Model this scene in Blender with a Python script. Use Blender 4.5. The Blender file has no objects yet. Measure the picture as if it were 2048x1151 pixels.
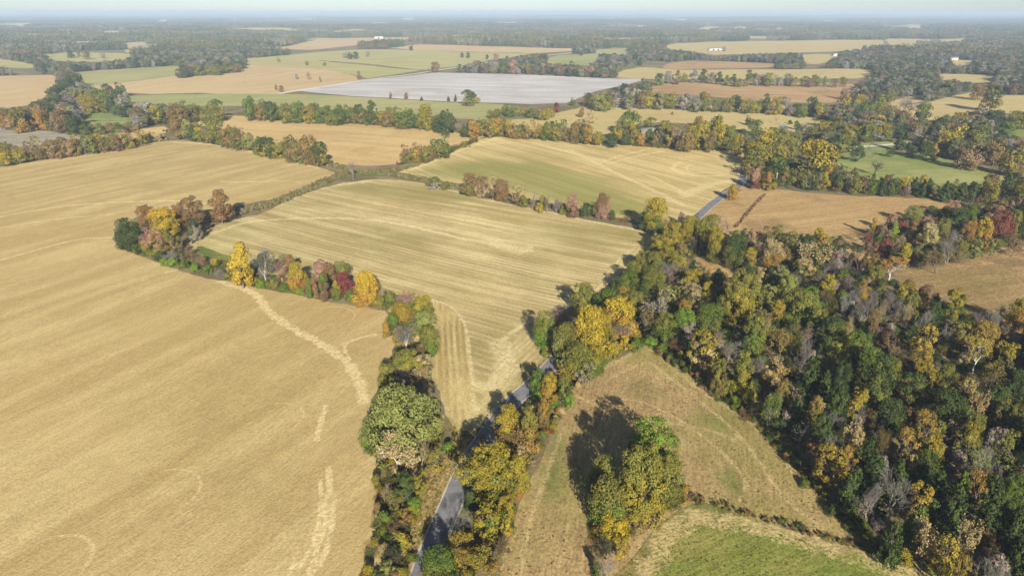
import bpy, math, random
import numpy as np
from mathutils import Vector
from mathutils.geometry import delaunay_2d_cdt

# ---------------------------------------------------------------- camera, sky, sun, exposure
scn = bpy.context.scene
col = scn.collection
CAM_H, FPX, HORIZON = 75.0, 1365.33, 24.0          # drone height; focal length and horizon row of the 2048 px wide photograph
PITCH = math.atan((575.5 - HORIZON) / FPX)
cd = bpy.data.cameras.new('drone_camera'); cd.lens = 24; cd.sensor_width = 36; cd.clip_start = 1; cd.clip_end = 120000
cam = bpy.data.objects.new('drone_camera', cd); col.objects.link(cam)
cam.location = (0, 0, CAM_H); cam.rotation_euler = (math.pi / 2 - PITCH, 0, 0)
scn.camera = cam
HAZE = 1.75e-4
SUN_EL, SUN_AZ = math.radians(23), math.radians(171)  # azimuth clockwise from +Y: low behind the camera, a little to its right
w = bpy.data.worlds.new('World'); scn.world = w; w.use_nodes = True
wn = w.node_tree.nodes; wl = w.node_tree.links
sky = wn.new('ShaderNodeTexSky'); sky.sky_type = 'NISHITA'; sky.sun_disc = False
sky.sun_elevation = SUN_EL; sky.sun_rotation = SUN_AZ
sky.altitude = 100; sky.air_density = 0.5; sky.dust_density = 0.42; sky.ozone_density = 0.0
wn['Background'].inputs['Strength'].default_value = 0.05
wl.new(sky.outputs['Color'], wn['Background'].inputs['Color'])
sl = bpy.data.lights.new('sun', 'SUN'); sl.energy = 5.0; sl.angle = math.radians(0.55); sl.color = (1, .93, .82)
so = bpy.data.objects.new('sun', sl); col.objects.link(so)
sd = Vector((math.sin(SUN_AZ) * math.cos(SUN_EL), math.cos(SUN_AZ) * math.cos(SUN_EL), math.sin(SUN_EL)))
so.rotation_euler = (-sd).to_track_quat('-Z', 'Y').to_euler(); so.location = (0, -50, 200)
vs = scn.view_settings; vs.view_transform = 'Standard'; vs.look = 'None'; vs.exposure = 1.1; vs.gamma = 1; vs.use_curve_mapping = False
scn.render.engine = 'CYCLES'
cy = scn.cycles
cy.max_bounces = 5; cy.diffuse_bounces = 1; cy.glossy_bounces = 1; cy.transmission_bounces = 3; cy.volume_bounces = 1; cy.transparent_max_bounces = 4
cy.caustics_reflective = cy.caustics_refractive = False
cy.use_adaptive_sampling = True; cy.adaptive_threshold = 0.02
cy.use_denoising = True
try:
    cy.denoiser = 'OPENIMAGEDENOISE'; cy.denoising_input_passes = 'RGB_ALBEDO_NORMAL'
except Exception:
    pass

# ---------------------------------------------------------------- survey: photograph point -> place on the land
def hgt(x, y):
    """height of the gently rolling land"""
    x = np.asarray(x, float); y = np.asarray(y, float); r = np.hypot(x, y)
    near = .55 * np.sin(x / 31 + 1.3) * np.sin(y / 43 + .4) + .45 * np.sin(x / 57 - y / 71 + 2.1)
    far = np.clip((r - 700) / 2500, 0, 1)
    hills = 5 * np.sin(x / 610 + .7) * np.sin(y / 830 + 1.1) + 3 * np.sin(x / 290 - y / 410)
    deep = np.clip((r - 6000) / 9000, 0, 1)
    return near * np.clip(r / 90, 0, 1) + far * hills * (1 + 1.5 * deep)
CP, SP = math.cos(PITCH), math.sin(PITCH)
def at(px, py, z=None):
    """ground point seen at a photograph point (or the point z metres above the land)"""
    u, v = (px - 1024) / FPX, (575.5 - py) / FPX
    d = (u, CP + v * SP, -SP + v * CP)
    x = y = 0.0; g = 0.0
    for _ in range(7):
        g = float(hgt(x, y)) + (z or 0)
        t = (CAM_H - g) / max(-d[2], 1e-4)
        t = min(t, 50000)
        x, y = d[0] * t, d[1] * t
    return x, y
def ppm(x, y, z=0):
    return FPX / (y * CP + (CAM_H - z) * SP)
def rowdir(p, q):
    a, b = at(*p), at(*q)
    return math.atan2(b[1] - a[1], b[0] - a[0])
RND = random.Random(7); NR = np.random.default_rng(11)

# ---------------------------------------------------------------- small helpers
def mesh_obj(name, v, f, mats=(), parent=None, attrs=(), smooth=False):
    """v (n,3), f (m,k) arrays -> one linked mesh object; attrs: (name, domain, type, values)"""
    me = mesh_data(name, v, f, attrs, smooth)
    for m in mats: me.materials.append(m)
    o = bpy.data.objects.new(name, me); col.objects.link(o)
    if parent: o.parent = parent
    return o
def mesh_data(name, v, f, attrs=(), smooth=False):
    me = bpy.data.meshes.new(name)
    v = np.asarray(v, np.float32)
    me.vertices.add(len(v)); me.vertices.foreach_set('co', v.ravel())
    if isinstance(f, np.ndarray) and f.ndim == 2:
        n, k = f.shape; loops = f.ravel(); start = np.arange(n) * k
    else:
        loops = np.concatenate([np.asarray(q) for q in f]) if len(f) else np.zeros(0, int)
        ks = [len(q) for q in f]; start = np.concatenate([[0], np.cumsum(ks)[:-1]]) if ks else np.zeros(0, int); n = len(ks)
    if n:
        me.loops.add(len(loops)); me.loops.foreach_set('vertex_index', loops.astype(np.int32))
        me.polygons.add(n); me.polygons.foreach_set('loop_start', start.astype(np.int32))
    me.update(calc_edges=True); me.validate()
    for an, dom, ty, val in attrs:
        a = me.attributes.new(an, ty, dom)
        key = {'FLOAT': 'value', 'INT': 'value', 'FLOAT_VECTOR': 'vector', 'FLOAT_COLOR': 'color'}[ty]
        a.data.foreach_set(key, np.ascontiguousarray(val, np.int32 if ty == 'INT' else np.float32).ravel())
    if smooth and n: me.polygons.foreach_set('use_smooth', np.ones(n, bool))
    return me
def tag(o, label=None, cat=None, group=None, kind=None):
    for k, v in (('label', label), ('category', cat), ('group', group), ('kind', kind)):
        if v: o[k] = v
    return o

# ---------------------------------------------------------------- material kit
class NT:
    def __init__(s, name):
        s.m = bpy.data.materials.new(name); s.m.use_nodes = True
        s.t = s.m.node_tree; s.t.nodes.clear()
        s.out = s.t.nodes.new('ShaderNodeOutputMaterial')
    def n(s, ty, **k):
        x = s.t.nodes.new(ty)
        for a, b in k.items(): setattr(x, a, b)
        return x
    def put(s, sock, v):
        if v is None: return
        if isinstance(v, bpy.types.NodeSocket): s.t.links.new(v, sock)
        elif isinstance(v, (tuple, list)) and sock.type == 'RGBA': sock.default_value = (*v[:3], 1)
        else: sock.default_value = v
    def math(s, op, a, b=None, c=None, clamp=False):
        x = s.n('ShaderNodeMath', operation=op, use_clamp=clamp)
        for i, v in enumerate((a, b, c)): s.put(x.inputs[i], v)
        return x.outputs[0]
    def vmath(s, op, a, b=None):
        x = s.n('ShaderNodeVectorMath', operation=op)
        s.put(x.inputs[0], a); s.put(x.inputs[1], b)
        return x.outputs['Value' if op in ('DOT_PRODUCT', 'LENGTH', 'DISTANCE') else 'Vector']
    def mix(s, fac, a, b, blend='MIX'):
        x = s.n('ShaderNodeMix', data_type='RGBA', blend_type=blend)
        s.put(x.inputs[0], fac); s.put(x.inputs[6], a); s.put(x.inputs[7], b)
        return x.outputs[2]
    def noise(s, vec, scale, detail=2, rough=.5, dist=0):
        x = s.n('ShaderNodeTexNoise'); x.noise_dimensions = '3D'
        s.put(x.inputs['Vector'], vec); x.inputs['Scale'].default_value = scale
        x.inputs['Detail'].default_value = detail; x.inputs['Roughness'].default_value = rough; x.inputs['Distortion'].default_value = dist
        return x.outputs['Fac']
    def rng(s, v, a, b, c=0., d=1.):
        x = s.n('ShaderNodeMapRange'); x.interpolation_type = 'SMOOTHSTEP'
        s.put(x.inputs[0], v)
        for i, q in enumerate((a, b, c, d)): s.put(x.inputs[i + 1], q)
        return x.outputs[0]
    def pos(s): return s.n('ShaderNodeNewGeometry').outputs['Position']
    def rot(s, vec, ang, scale=(1, 1, 1)):
        x = s.n('ShaderNodeMapping'); s.put(x.inputs['Vector'], vec)
        x.inputs['Rotation'].default_value = (0, 0, ang); x.inputs['Scale'].default_value = scale
        return x.outputs[0]
    def attr(s, name, ty='GEOMETRY', out='Fac'):
        x = s.n('ShaderNodeAttribute'); x.attribute_type = ty; x.attribute_name = name
        return x.outputs[out]
    def bump(s, h, strength, dist):
        x = s.n('ShaderNodeBump'); x.inputs['Strength'].default_value = strength; x.inputs['Distance'].default_value = dist
        s.put(x.inputs['Height'], h); return x.outputs[0]
    def principled(s, colr, rough=.9, normal=None, spec=.2, metal=0):
        x = s.n('ShaderNodeBsdfPrincipled'); s.put(x.inputs['Base Color'], colr); s.put(x.inputs['Roughness'], rough)
        x.inputs['Specular IOR Level'].default_value = spec; x.inputs['Metallic'].default_value = metal
        s.put(x.inputs['Normal'], normal); s.t.links.new(x.outputs[0], s.out.inputs['Surface']); return s.m
    def surf(s, sh): s.t.links.new(sh, s.out.inputs['Surface']); return s.m

def field_material(name, a, b, ang=0., swath=6., swath_amt=.5, mottle=.02, grain=.9, grain_amt=.5, rows=0., row_amt=0., rowcol=None,
                   green=None, green_amt=0., green_scale=.012, wash=None, washw=1., arcs=(), crisp=False, streak_green=False, dark=None, dark_amt=0., lush=None):
    """stubble, hay or pasture: two soil tones, long harvest swaths, rows, grain, weedy green patches and pale worn lines"""
    yl = lambda q: q and (q[0], q[1], q[2] * .80)      # straw is yellow rather than pink
    a, b, rowcol, green, wash, dark, lush = map(yl, (a, b, rowcol, green, wash, dark, lush))
    k = NT(name); P = k.pos()
    warp = k.noise(P, .02, 2)
    R = k.rot(P, -ang)                        # x along the rows, y across them
    R2 = k.vmath('ADD', R, k.vmath('MULTIPLY', (0, 2.5, 0), warp))
    sw = k.noise(k.vmath('MULTIPLY', R2, (.012, 1 / swath, 0)), 1., 2, .5)
    big = k.noise(P, mottle, 4, .6)
    gr = k.noise(P, 1 / grain, 3, .75)
    gr2 = k.noise(k.vmath('MULTIPLY', R2, (.35, 2.2, 1)), 1.0, 3, .7)
    c = k.mix(k.rng(k.math('ADD', k.math('MULTIPLY', sw, swath_amt), k.math('MULTIPLY', big, 1 - swath_amt)), .36, .64), a, b)
    if dark:
        c = k.mix(k.math('MULTIPLY', k.rng(k.noise(P, mottle * 2.3, 5, .7, .6), .5, .68), dark_amt), c, dark)
    if green:
        gm = k.noise(P, green_scale, 4, .6)
        if streak_green: gm = k.math('ADD', k.math('MULTIPLY', gm, .55), k.math('MULTIPLY', k.noise(k.vmath('MULTIPLY', R2, (.015, .22, 0)), 1., 4, .65), .45))
        c = k.mix(k.math('MULTIPLY', k.rng(k.math('ADD', gm, k.math('MULTIPLY', gr2, .12)), .50, .66), green_amt), c, green)
        lu = k.attr('lush'); c = k.mix(k.math('MULTIPLY', k.rng(k.math('ADD', lu, k.math('MULTIPLY', k.math('SUBTRACT', k.math('ADD', gm, gr2), 1.), .9)), .25, .85), .68), c, lush or green)
    if rows:
        wv = k.math('SINE', k.math('MULTIPLY', k.vmath('DOT_PRODUCT', R2, (0, 1, 0)), 2 * math.pi / rows))
        wv = k.math('MULTIPLY', k.math('ADD', wv, 1), .5)
        patch = k.rng(k.noise(P, .045, 3), .35, .6)
        c = k.mix(k.math('MULTIPLY', k.math('MULTIPLY', wv, patch), row_amt), c, rowcol or tuple(q * .55 for q in a))
    if wash:
        d = k.attr('wash'); e = k.math('ADD', d, k.math('MULTIPLY', k.math('SUBTRACT', k.noise(P, .42 if crisp else .32, 6, .8), .5), 5.2 if crisp else 4.4))
        e2 = k.math('MULTIPLY', k.rng(e, *((1.25, .8) if crisp else (1.5, .3))), k.rng(k.noise(P, .09, 2), .25, .42))
        e2 = k.math('MULTIPLY', e2, k.rng(k.noise(P, 1.1, 3, .7), .3, .56))
        c = k.mix(k.math('MULTIPLY', e2, .85 if crisp else .62), c, wash)
    for (cx, cy_, r, wd, ax, ay) in arcs:
        D = k.vmath('SUBTRACT', P, (cx, cy_, 0)); D = k.vmath('MULTIPLY', D, (1, 1, 0))
        ln = k.vmath('LENGTH', D); q = k.math('ABSOLUTE', k.math('SUBTRACT', k.math('ADD', ln, k.math('MULTIPLY', warp, 1.5)), r + .75))
        side = k.rng(k.math('DIVIDE', k.vmath('DOT_PRODUCT', D, (ax, ay, 0)), ln), .1, .6)
        msk = k.math('MULTIPLY', k.math('MULTIPLY', k.rng(q, wd, wd * .3), side), k.rng(gr, .3, .55))
        c = k.mix(k.math('MULTIPLY', msk, .42), c, wash or tuple(q_ * 1.25 for q_ in b))
    g = k.math('ADD', k.math('MULTIPLY', gr, .6), k.math('MULTIPLY', gr2, .4))
    lo = tuple([1 - grain_amt] * 3); hi = tuple([1 + grain_amt * .55] * 3)
    c = k.mix(1., c, k.mix(k.rng(g, .33, .67), lo, hi), 'MULTIPLY')
    return k.principled(c, .95, k.bump(g, .55, .25), .05)
# ---------------------------------------------------------------- the land: fields, road, tracks, water
def dist_poly(px, py, line):
    """distance of points to a polyline (world metres)"""
    best = np.full(len(px), 1e9)
    for (ax, ay), (bx, by) in zip(line[:-1], line[1:]):
        dx, dy = bx - ax, by - ay; L = dx * dx + dy * dy + 1e-9
        t = np.clip(((px - ax) * dx + (py - ay) * dy) / L, 0, 1)
        best = np.minimum(best, np.hypot(px - ax - t * dx, py - ay - t * dy))
    return best
def smooth_line(pts, closed=False, n=6):
    p = np.array(pts, float); m = len(p); out = []
    for i in range(m if closed else m - 1):
        g = (lambda j: p[j % m]) if closed else (lambda j: p[min(max(j, 0), m - 1)])
        a, b, c, d = g(i - 1), g(i), g(i + 1), g(i + 2)
        for s in range(n):
            t = s / n
            out.append(.5 * ((2 * b) + (c - a) * t + (2 * a - 5 * b + 4 * c - d) * t * t + (3 * b - a - 3 * c + d) * t ** 3))
    if not closed: out.append(p[-1])
    return np.array(out)
def world_line(pts, n=6): return smooth_line([at(*p) for p in pts], False, n)
def inside(px, py, poly):
    px = np.asarray(px); py = np.asarray(py); r = np.zeros(px.shape, bool); n = len(poly)
    for i in range(n):
        x1, y1 = poly[i - 1]; x2, y2 = poly[i]
        if y1 == y2: continue
        c = ((y1 > py) != (y2 > py)) & (px < (x2 - x1) * (py - y1) / (y2 - y1) + x1)
        r ^= c
    return r
def strip(line, wl, wr):
    """closed outline of a band along a line, wl to its left and wr to its right"""
    p = np.asarray(line); t = np.gradient(p, axis=0); t /= np.linalg.norm(t, axis=1)[:, None] + 1e-9
    nrm = np.stack([-t[:, 1], t[:, 0]], 1)
    return np.concatenate([p + nrm * wl, (p - nrm * wr)[::-1]])

ROAD = world_line([(815, 1290), (846, 1150), (880, 1058), (897, 1019), (933, 935), (974, 870), (1022, 806), (1064, 768), (1108, 724), (1170, 655), (1255, 562), (1330, 492), (1388, 440), (1418, 412), (1448, 390), (1478, 370), (1487, 350), (1492, 330), (1520, 308), (1590, 300)], 8)
LANE = world_line([(1590, 300), (1650, 296), (1740, 292), (1790, 288), (1850, 281), (1900, 270)], 4)
FARM_TRACK = world_line([(560, 187), (600, 180), (730, 160), (860, 143), (920, 134), (1000, 121), (1060, 115), (1130, 107), (1200, 101)], 4)
WASH = [  # pale worn lines and water-washed gullies: photograph points, half width in metres
    ([(440, 563), (480, 574), (515, 592), (530, 615), (560, 640), (600, 664), (645, 690), (685, 716), (708, 742), (722, 775), (730, 800)], 1.15),
    ([(652, 810), (642, 842), (632, 880)], .5), ([(655, 935), (660, 975), (648, 1008), (655, 1040), (638, 1075), (630, 1115), (620, 1160)], .5),
    ([(700, 720), (690, 690), (730, 672), (760, 668)], .4), ([(668, 1000), (662, 1060), (640, 1130)], .4), ([(590, 1120), (575, 1160)], .35), ([(330, 545), (400, 532), (430, 548)], .5), ([(0, 370), (200, 335), (420, 300)], .5), ([(0, 520), (150, 480), (230, 475)], .5),
    ([(640, 960), (640, 1020), (625, 1090), (600, 1130)], .35), 
    ([(0, 433), (130, 412), (270, 403), (370, 402), (440, 410)], .8), ([(0, 455), (120, 437), (230, 428)], .5),
    ([(440, 362), (470, 364), (560, 362), (600, 364)], .7), ([(345, 284), (430, 290), (540, 312), (640, 335)], 1.4),
    ([(405, 475), (480, 448), (560, 438), (680, 436), (760, 442), (840, 455), (930, 480)], 1.3),
    ([(560, 405), (600, 388), (660, 372), (740, 362)], 2.2), ([(870, 372), (960, 392), (1060, 414), (1180, 440), (1290, 462)], 1.8),
    ([(835, 592), (900, 612), (930, 650), (938, 700), (945, 760), (948, 810)], .45), ([(1190, 592), (1100, 622), (1030, 660), (985, 700)], .8),
    ([(985, 480), (1030, 500), (1060, 496)], 3.5), ([(1000, 690), (1015, 730), (990, 770)], 3.),
    ([(960, 290), (1060, 285), (1140, 305), (1220, 328), (1300, 352), (1380, 392)], 1.2), ([(1140, 300), (1230, 345), (1310, 382), (1370, 412)], 1.6),
    ([(1200, 326), (1245, 310), (1290, 300)], .9), ([(1215, 328), (1275, 312), (1330, 302)], .9), ([(1360, 325), (1345, 335), (1360, 345), (1400, 352), (1450, 350)], 1.2),
    ([(1380, 330), (1372, 337), (1390, 345), (1440, 345)], .8), ([(1370, 392), (1410, 372), (1470, 360)], 3.),
    ([(820, 340), (870, 322), (940, 293), (1000, 275)], 1.6), ([(1290, 1160), (1315, 1095), (1360, 1048), (1400, 1036), (1480, 1046), (1590, 1076), (1720, 1112), (1860, 1165)], 1.7),
    ([(1210, 735), (1270, 705), (1310, 703), (1350, 740), (1410, 785), (1480, 830), (1540, 880), (1590, 950)], .5),
    ([(1215, 760), (1290, 725), (1330, 748), (1400, 802), (1470, 862), (1520, 925), (1560, 985), (1640, 1052)], .45), ([(1170, 800), (1270, 800), (1360, 840), (1440, 900), (1490, 960), (1480, 1000)], .35), ([(1128, 850), (1095, 940), (1062, 1040), (1040, 1160)], .4), ([(1112, 900), (1080, 990), (1045, 1100)], .35),
    ([(1150, 790), (1250, 830), (1400, 855), (1470, 880)], .5),
    ([(960, 205 - 15), (1040, 192), (1130, 198)], 2.5), ([(940, 178), (985, 186), (1060, 190), (1135, 196)], 2.2),
]
WASH = [(world_line(p, 5), wd) for p, wd in WASH]

TAN = dict(a=(.46, .31, .15), b=(.58, .425, .225))
MAT = {}
MAT['A'] = field_material('tan_stubble', (.435, .315, .165), (.54, .415, .235), rowdir((0, 994), (566, 694)), 8.5, .8, .012, .42, .30, green=(.38, .29, .13), green_amt=.35, dark=(.37, .27, .14), dark_amt=.5, green_scale=.02,
    wash=(.70, .56, .36), crisp=True, arcs=[(*at(318, 985), 6.5, .35, .75, .65), (*at(545, 836), 6.0, .3, .8, .55), (*at(735, 700), 7.5, .4, 0, 1), (*at(655, 634), 7.0, .35, .5, .8), (*at(90, 1128), 6, .5, .6, .8), (*at(640, 622), 10.5, .3, .1, 1)])
BM = dict(swath=3.4, swath_amt=.6, mottle=.016, grain=.6, grain_amt=.30, rows=2.3, row_amt=.5, rowcol=(.27, .195, .10), green=(.27, .235, .085), green_amt=.6, streak_green=True, wash=(.74, .62, .42))
MAT['B'] = field_material('striped_stubble', (.45, .34, .18), (.66, .54, .34), rowdir((700, 560), (1190, 690)), **BM)
MAT['Bw'] = field_material('headland_rows_west', (.46, .34, .165), (.60, .47, .26), rowdir((905, 800), (900, 680)), **{**BM, 'rows': 1.5, 'row_amt': .7, 'green_amt': .2})
MAT['Be'] = field_material('headland_rows_east', (.47, .36, .19), (.66, .54, .34), rowdir((985, 800), (1180, 610)), **{**BM, 'rows': 1.5, 'row_amt': .4, 'green_amt': .3})
MAT['C'] = field_material('weedy_stubble', (.47, .35, .17), (.64, .50, .29), rowdir((950, 300), (1290, 400)), 5., .6, .012, .8, .25, rows=4.2, row_amt=.28, rowcol=(.28, .2, .09), green=(.27, .25, .085), green_amt=.4, green_scale=.01, streak_green=True, wash=(.74, .6, .39), lush=(.205, .225, .06))
MAT['Cg'] = field_material('green_winter_crop', (.25, .25, .075), (.40, .34, .14), rowdir((950, 300), (1290, 400)), 5., .5, .012, .8, .28, rows=4.2, row_amt=.2, rowcol=(.2, .17, .07), green=(.17, .24, .045), green_amt=.7, green_scale=.02, streak_green=True, wash=(.62, .5, .3))
MAT['D'] = field_material('tan_field', (.48, .33, .17), (.57, .42, .23), rowdir((450, 240), (900, 275)), 9., .5, .009, 1.5, .18, wash=(.7, .56, .36), dark=(.36, .25, .12), dark_amt=.5)
MAT['E'] = field_material('brown_cut_field', (.40, .26, .135), (.50, .345, .19), rowdir((1480, 440), (1800, 400)), 4., .6, .014, .9, .34, rows=3.1, row_amt=.3, rowcol=(.27, .17, .085), dark=(.20, .125, .07), dark_amt=.55, wash=(.6, .45, .27))
MAT['E2'] = field_material('weathered_brown_field', (.29, .185, .105), (.42, .28, .165), rowdir((1830, 590), (2040, 560)), 2.6, .6, .02, .8, .5, green=(.24, .19, .08), green_amt=.4, dark=(.15, .095, .06), dark_amt=.6)
MAT['F'] = field_material('hay_meadow', (.37, .255, .14), (.47, .345, .195), rowdir((1090, 1000), (1140, 830)), 2.2, .45, .03, .45, .45, rows=1.9, row_amt=.28, rowcol=(.25, .165, .09), green=(.27, .235, .085), green_amt=.75, green_scale=.03, dark=(.21, .14, .085), dark_amt=.5, wash=(.56, .42, .25), lush=(.15, .185, .05))
MAT['G'] = field_material('green_pasture', (.20, .21, .06), (.30, .265, .095), rowdir((1420, 1140), (1560, 1080)), 1.6, .5, .05, .4, .5, green=(.155, .205, .04), green_amt=.6, green_scale=.06, dark=(.24, .17, .085), dark_amt=.5, wash=(.52, .40, .23), crisp=True)
MAT['H'] = field_material('green_meadow', (.20, .235, .08), (.33, .33, .15), .2, 7., .4, .03, .9, .25, green=(.15, .22, .055), green_amt=.5, dark=(.36, .33, .16), dark_amt=.4)
MAT['cot'] = field_material('grey_cotton_field', (.42, .395, .47), (.54, .515, .61), rowdir((700, 180), (1150, 190)), 14., .75, .006, 3., .14, wash=(.6, .44, .22), dark=(.37, .33, .35), dark_amt=.6)
MAT['cot2'] = field_material('dark_cotton_field', (.27, .235, .215), (.38, .345, .33), .3, 6., .6, .01, 2., .3, dark=(.2, .16, .12), dark_amt=.5)
MAT['pink'] = field_material('pinkish_ploughed_field', (.46, .325, .20), (.53, .40, .26), rowdir((300, 170), (560, 140)), 14., .5, .005, 3., .12, wash=(.66, .52, .34))
MAT['lg'] = field_material('pale_green_field', (.36, .32, .16), (.45, .40, .21), .1, 14., .5, .004, 3., .12, green=(.29, .31, .13), green_amt=.5, green_scale=.004)
MAT['gr'] = field_material('green_far_field', (.29, .29, .14), (.40, .36, .19), .15, 16., .5, .004, 3., .12, green=(.21, .27, .10), green_amt=.5, green_scale=.005, dark=(.38, .33, .19), dark_amt=.5)
MAT['pas'] = field_material('dry_pasture', (.44, .335, .175), (.55, .43, .24), .3, 10., .3, .012, 1.5, .2, green=(.33, .31, .13), green_amt=.45, green_scale=.012)
MAT['red'] = field_material('reddish_fallow_field', (.36, .22, .125), (.46, .31, .19), 0, 9., .5, .01, 1.5, .25, dark=(.20, .14, .09), dark_amt=.5)
MAT['verge'] = field_material('dry_grass_verge', (.31, .21, .09), (.42, .30, .14), rowdir((890, 980), (960, 860)), 1.2, .6, .05, .5, .45, green=(.22, .21, .06), green_amt=.6, green_scale=.06)
MAT['strip'] = field_material('olive_grass_strip', (.185, .165, .055), (.30, .24, .11), 0, 2, .3, .06, .45, .5, green=(.13, .16, .04), green_amt=.7, green_scale=.08, wash=(.52, .40, .23), crisp=True)
MAT['grass'] = field_material('weedy_grass', (.13, .16, .04), (.22, .22, .07), 0, 2, .3, .06, .5, .5, green=(.09, .17, .03), green_amt=.7, green_scale=.08)
def road_material(name, a, b, rough):
    k = NT(name); P = k.pos()
    c = k.mix(k.rng(k.noise(P, .35, 4, .6), .35, .65), a, b)
    c = k.mix(1., c, k.mix(k.noise(P, 6., 2), (.82, .82, .82), (1.15, 1.15, 1.15)), 'MULTIPLY')
    return k.principled(c, rough, k.bump(k.noise(P, 9., 2), .2, .02), .3)
MAT['road'] = road_material('worn_asphalt', (.15, .148, .15), (.215, .212, .215), .85)
MAT['edge'] = road_material('gravel_edge', (.38, .34, .28), (.5, .46, .38), .95)
MAT['gravel'] = road_material('pale_gravel', (.58, .51, .40), (.68, .61, .50), .95)
k = NT('pond_water'); MAT['water'] = k.principled((.30, .38, .40), .12, k.bump(k.noise(k.pos(), 2., 2), .05, .02), .5)
k = NT('leaf_litter_ground'); P = k.pos()
c = k.mix(k.rng(k.noise(P, .05, 5, .65), .38, .62), (.155, .125, .062), (.25, .19, .105))
c = k.mix(k.math('MULTIPLY', k.rng(k.noise(P, .02, 4, .6), .48, .62), .7), c, (.125, .14, .045))
gg = k.noise(P, 1.6, 3, .7)
c = k.mix(1., c, k.mix(gg, (.55, .55, .55), (1.4, 1.4, 1.4)), 'MULTIPLY')
MAT['ground'] = k.principled(c, .95, k.bump(gg, .6, .3), .05)

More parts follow.
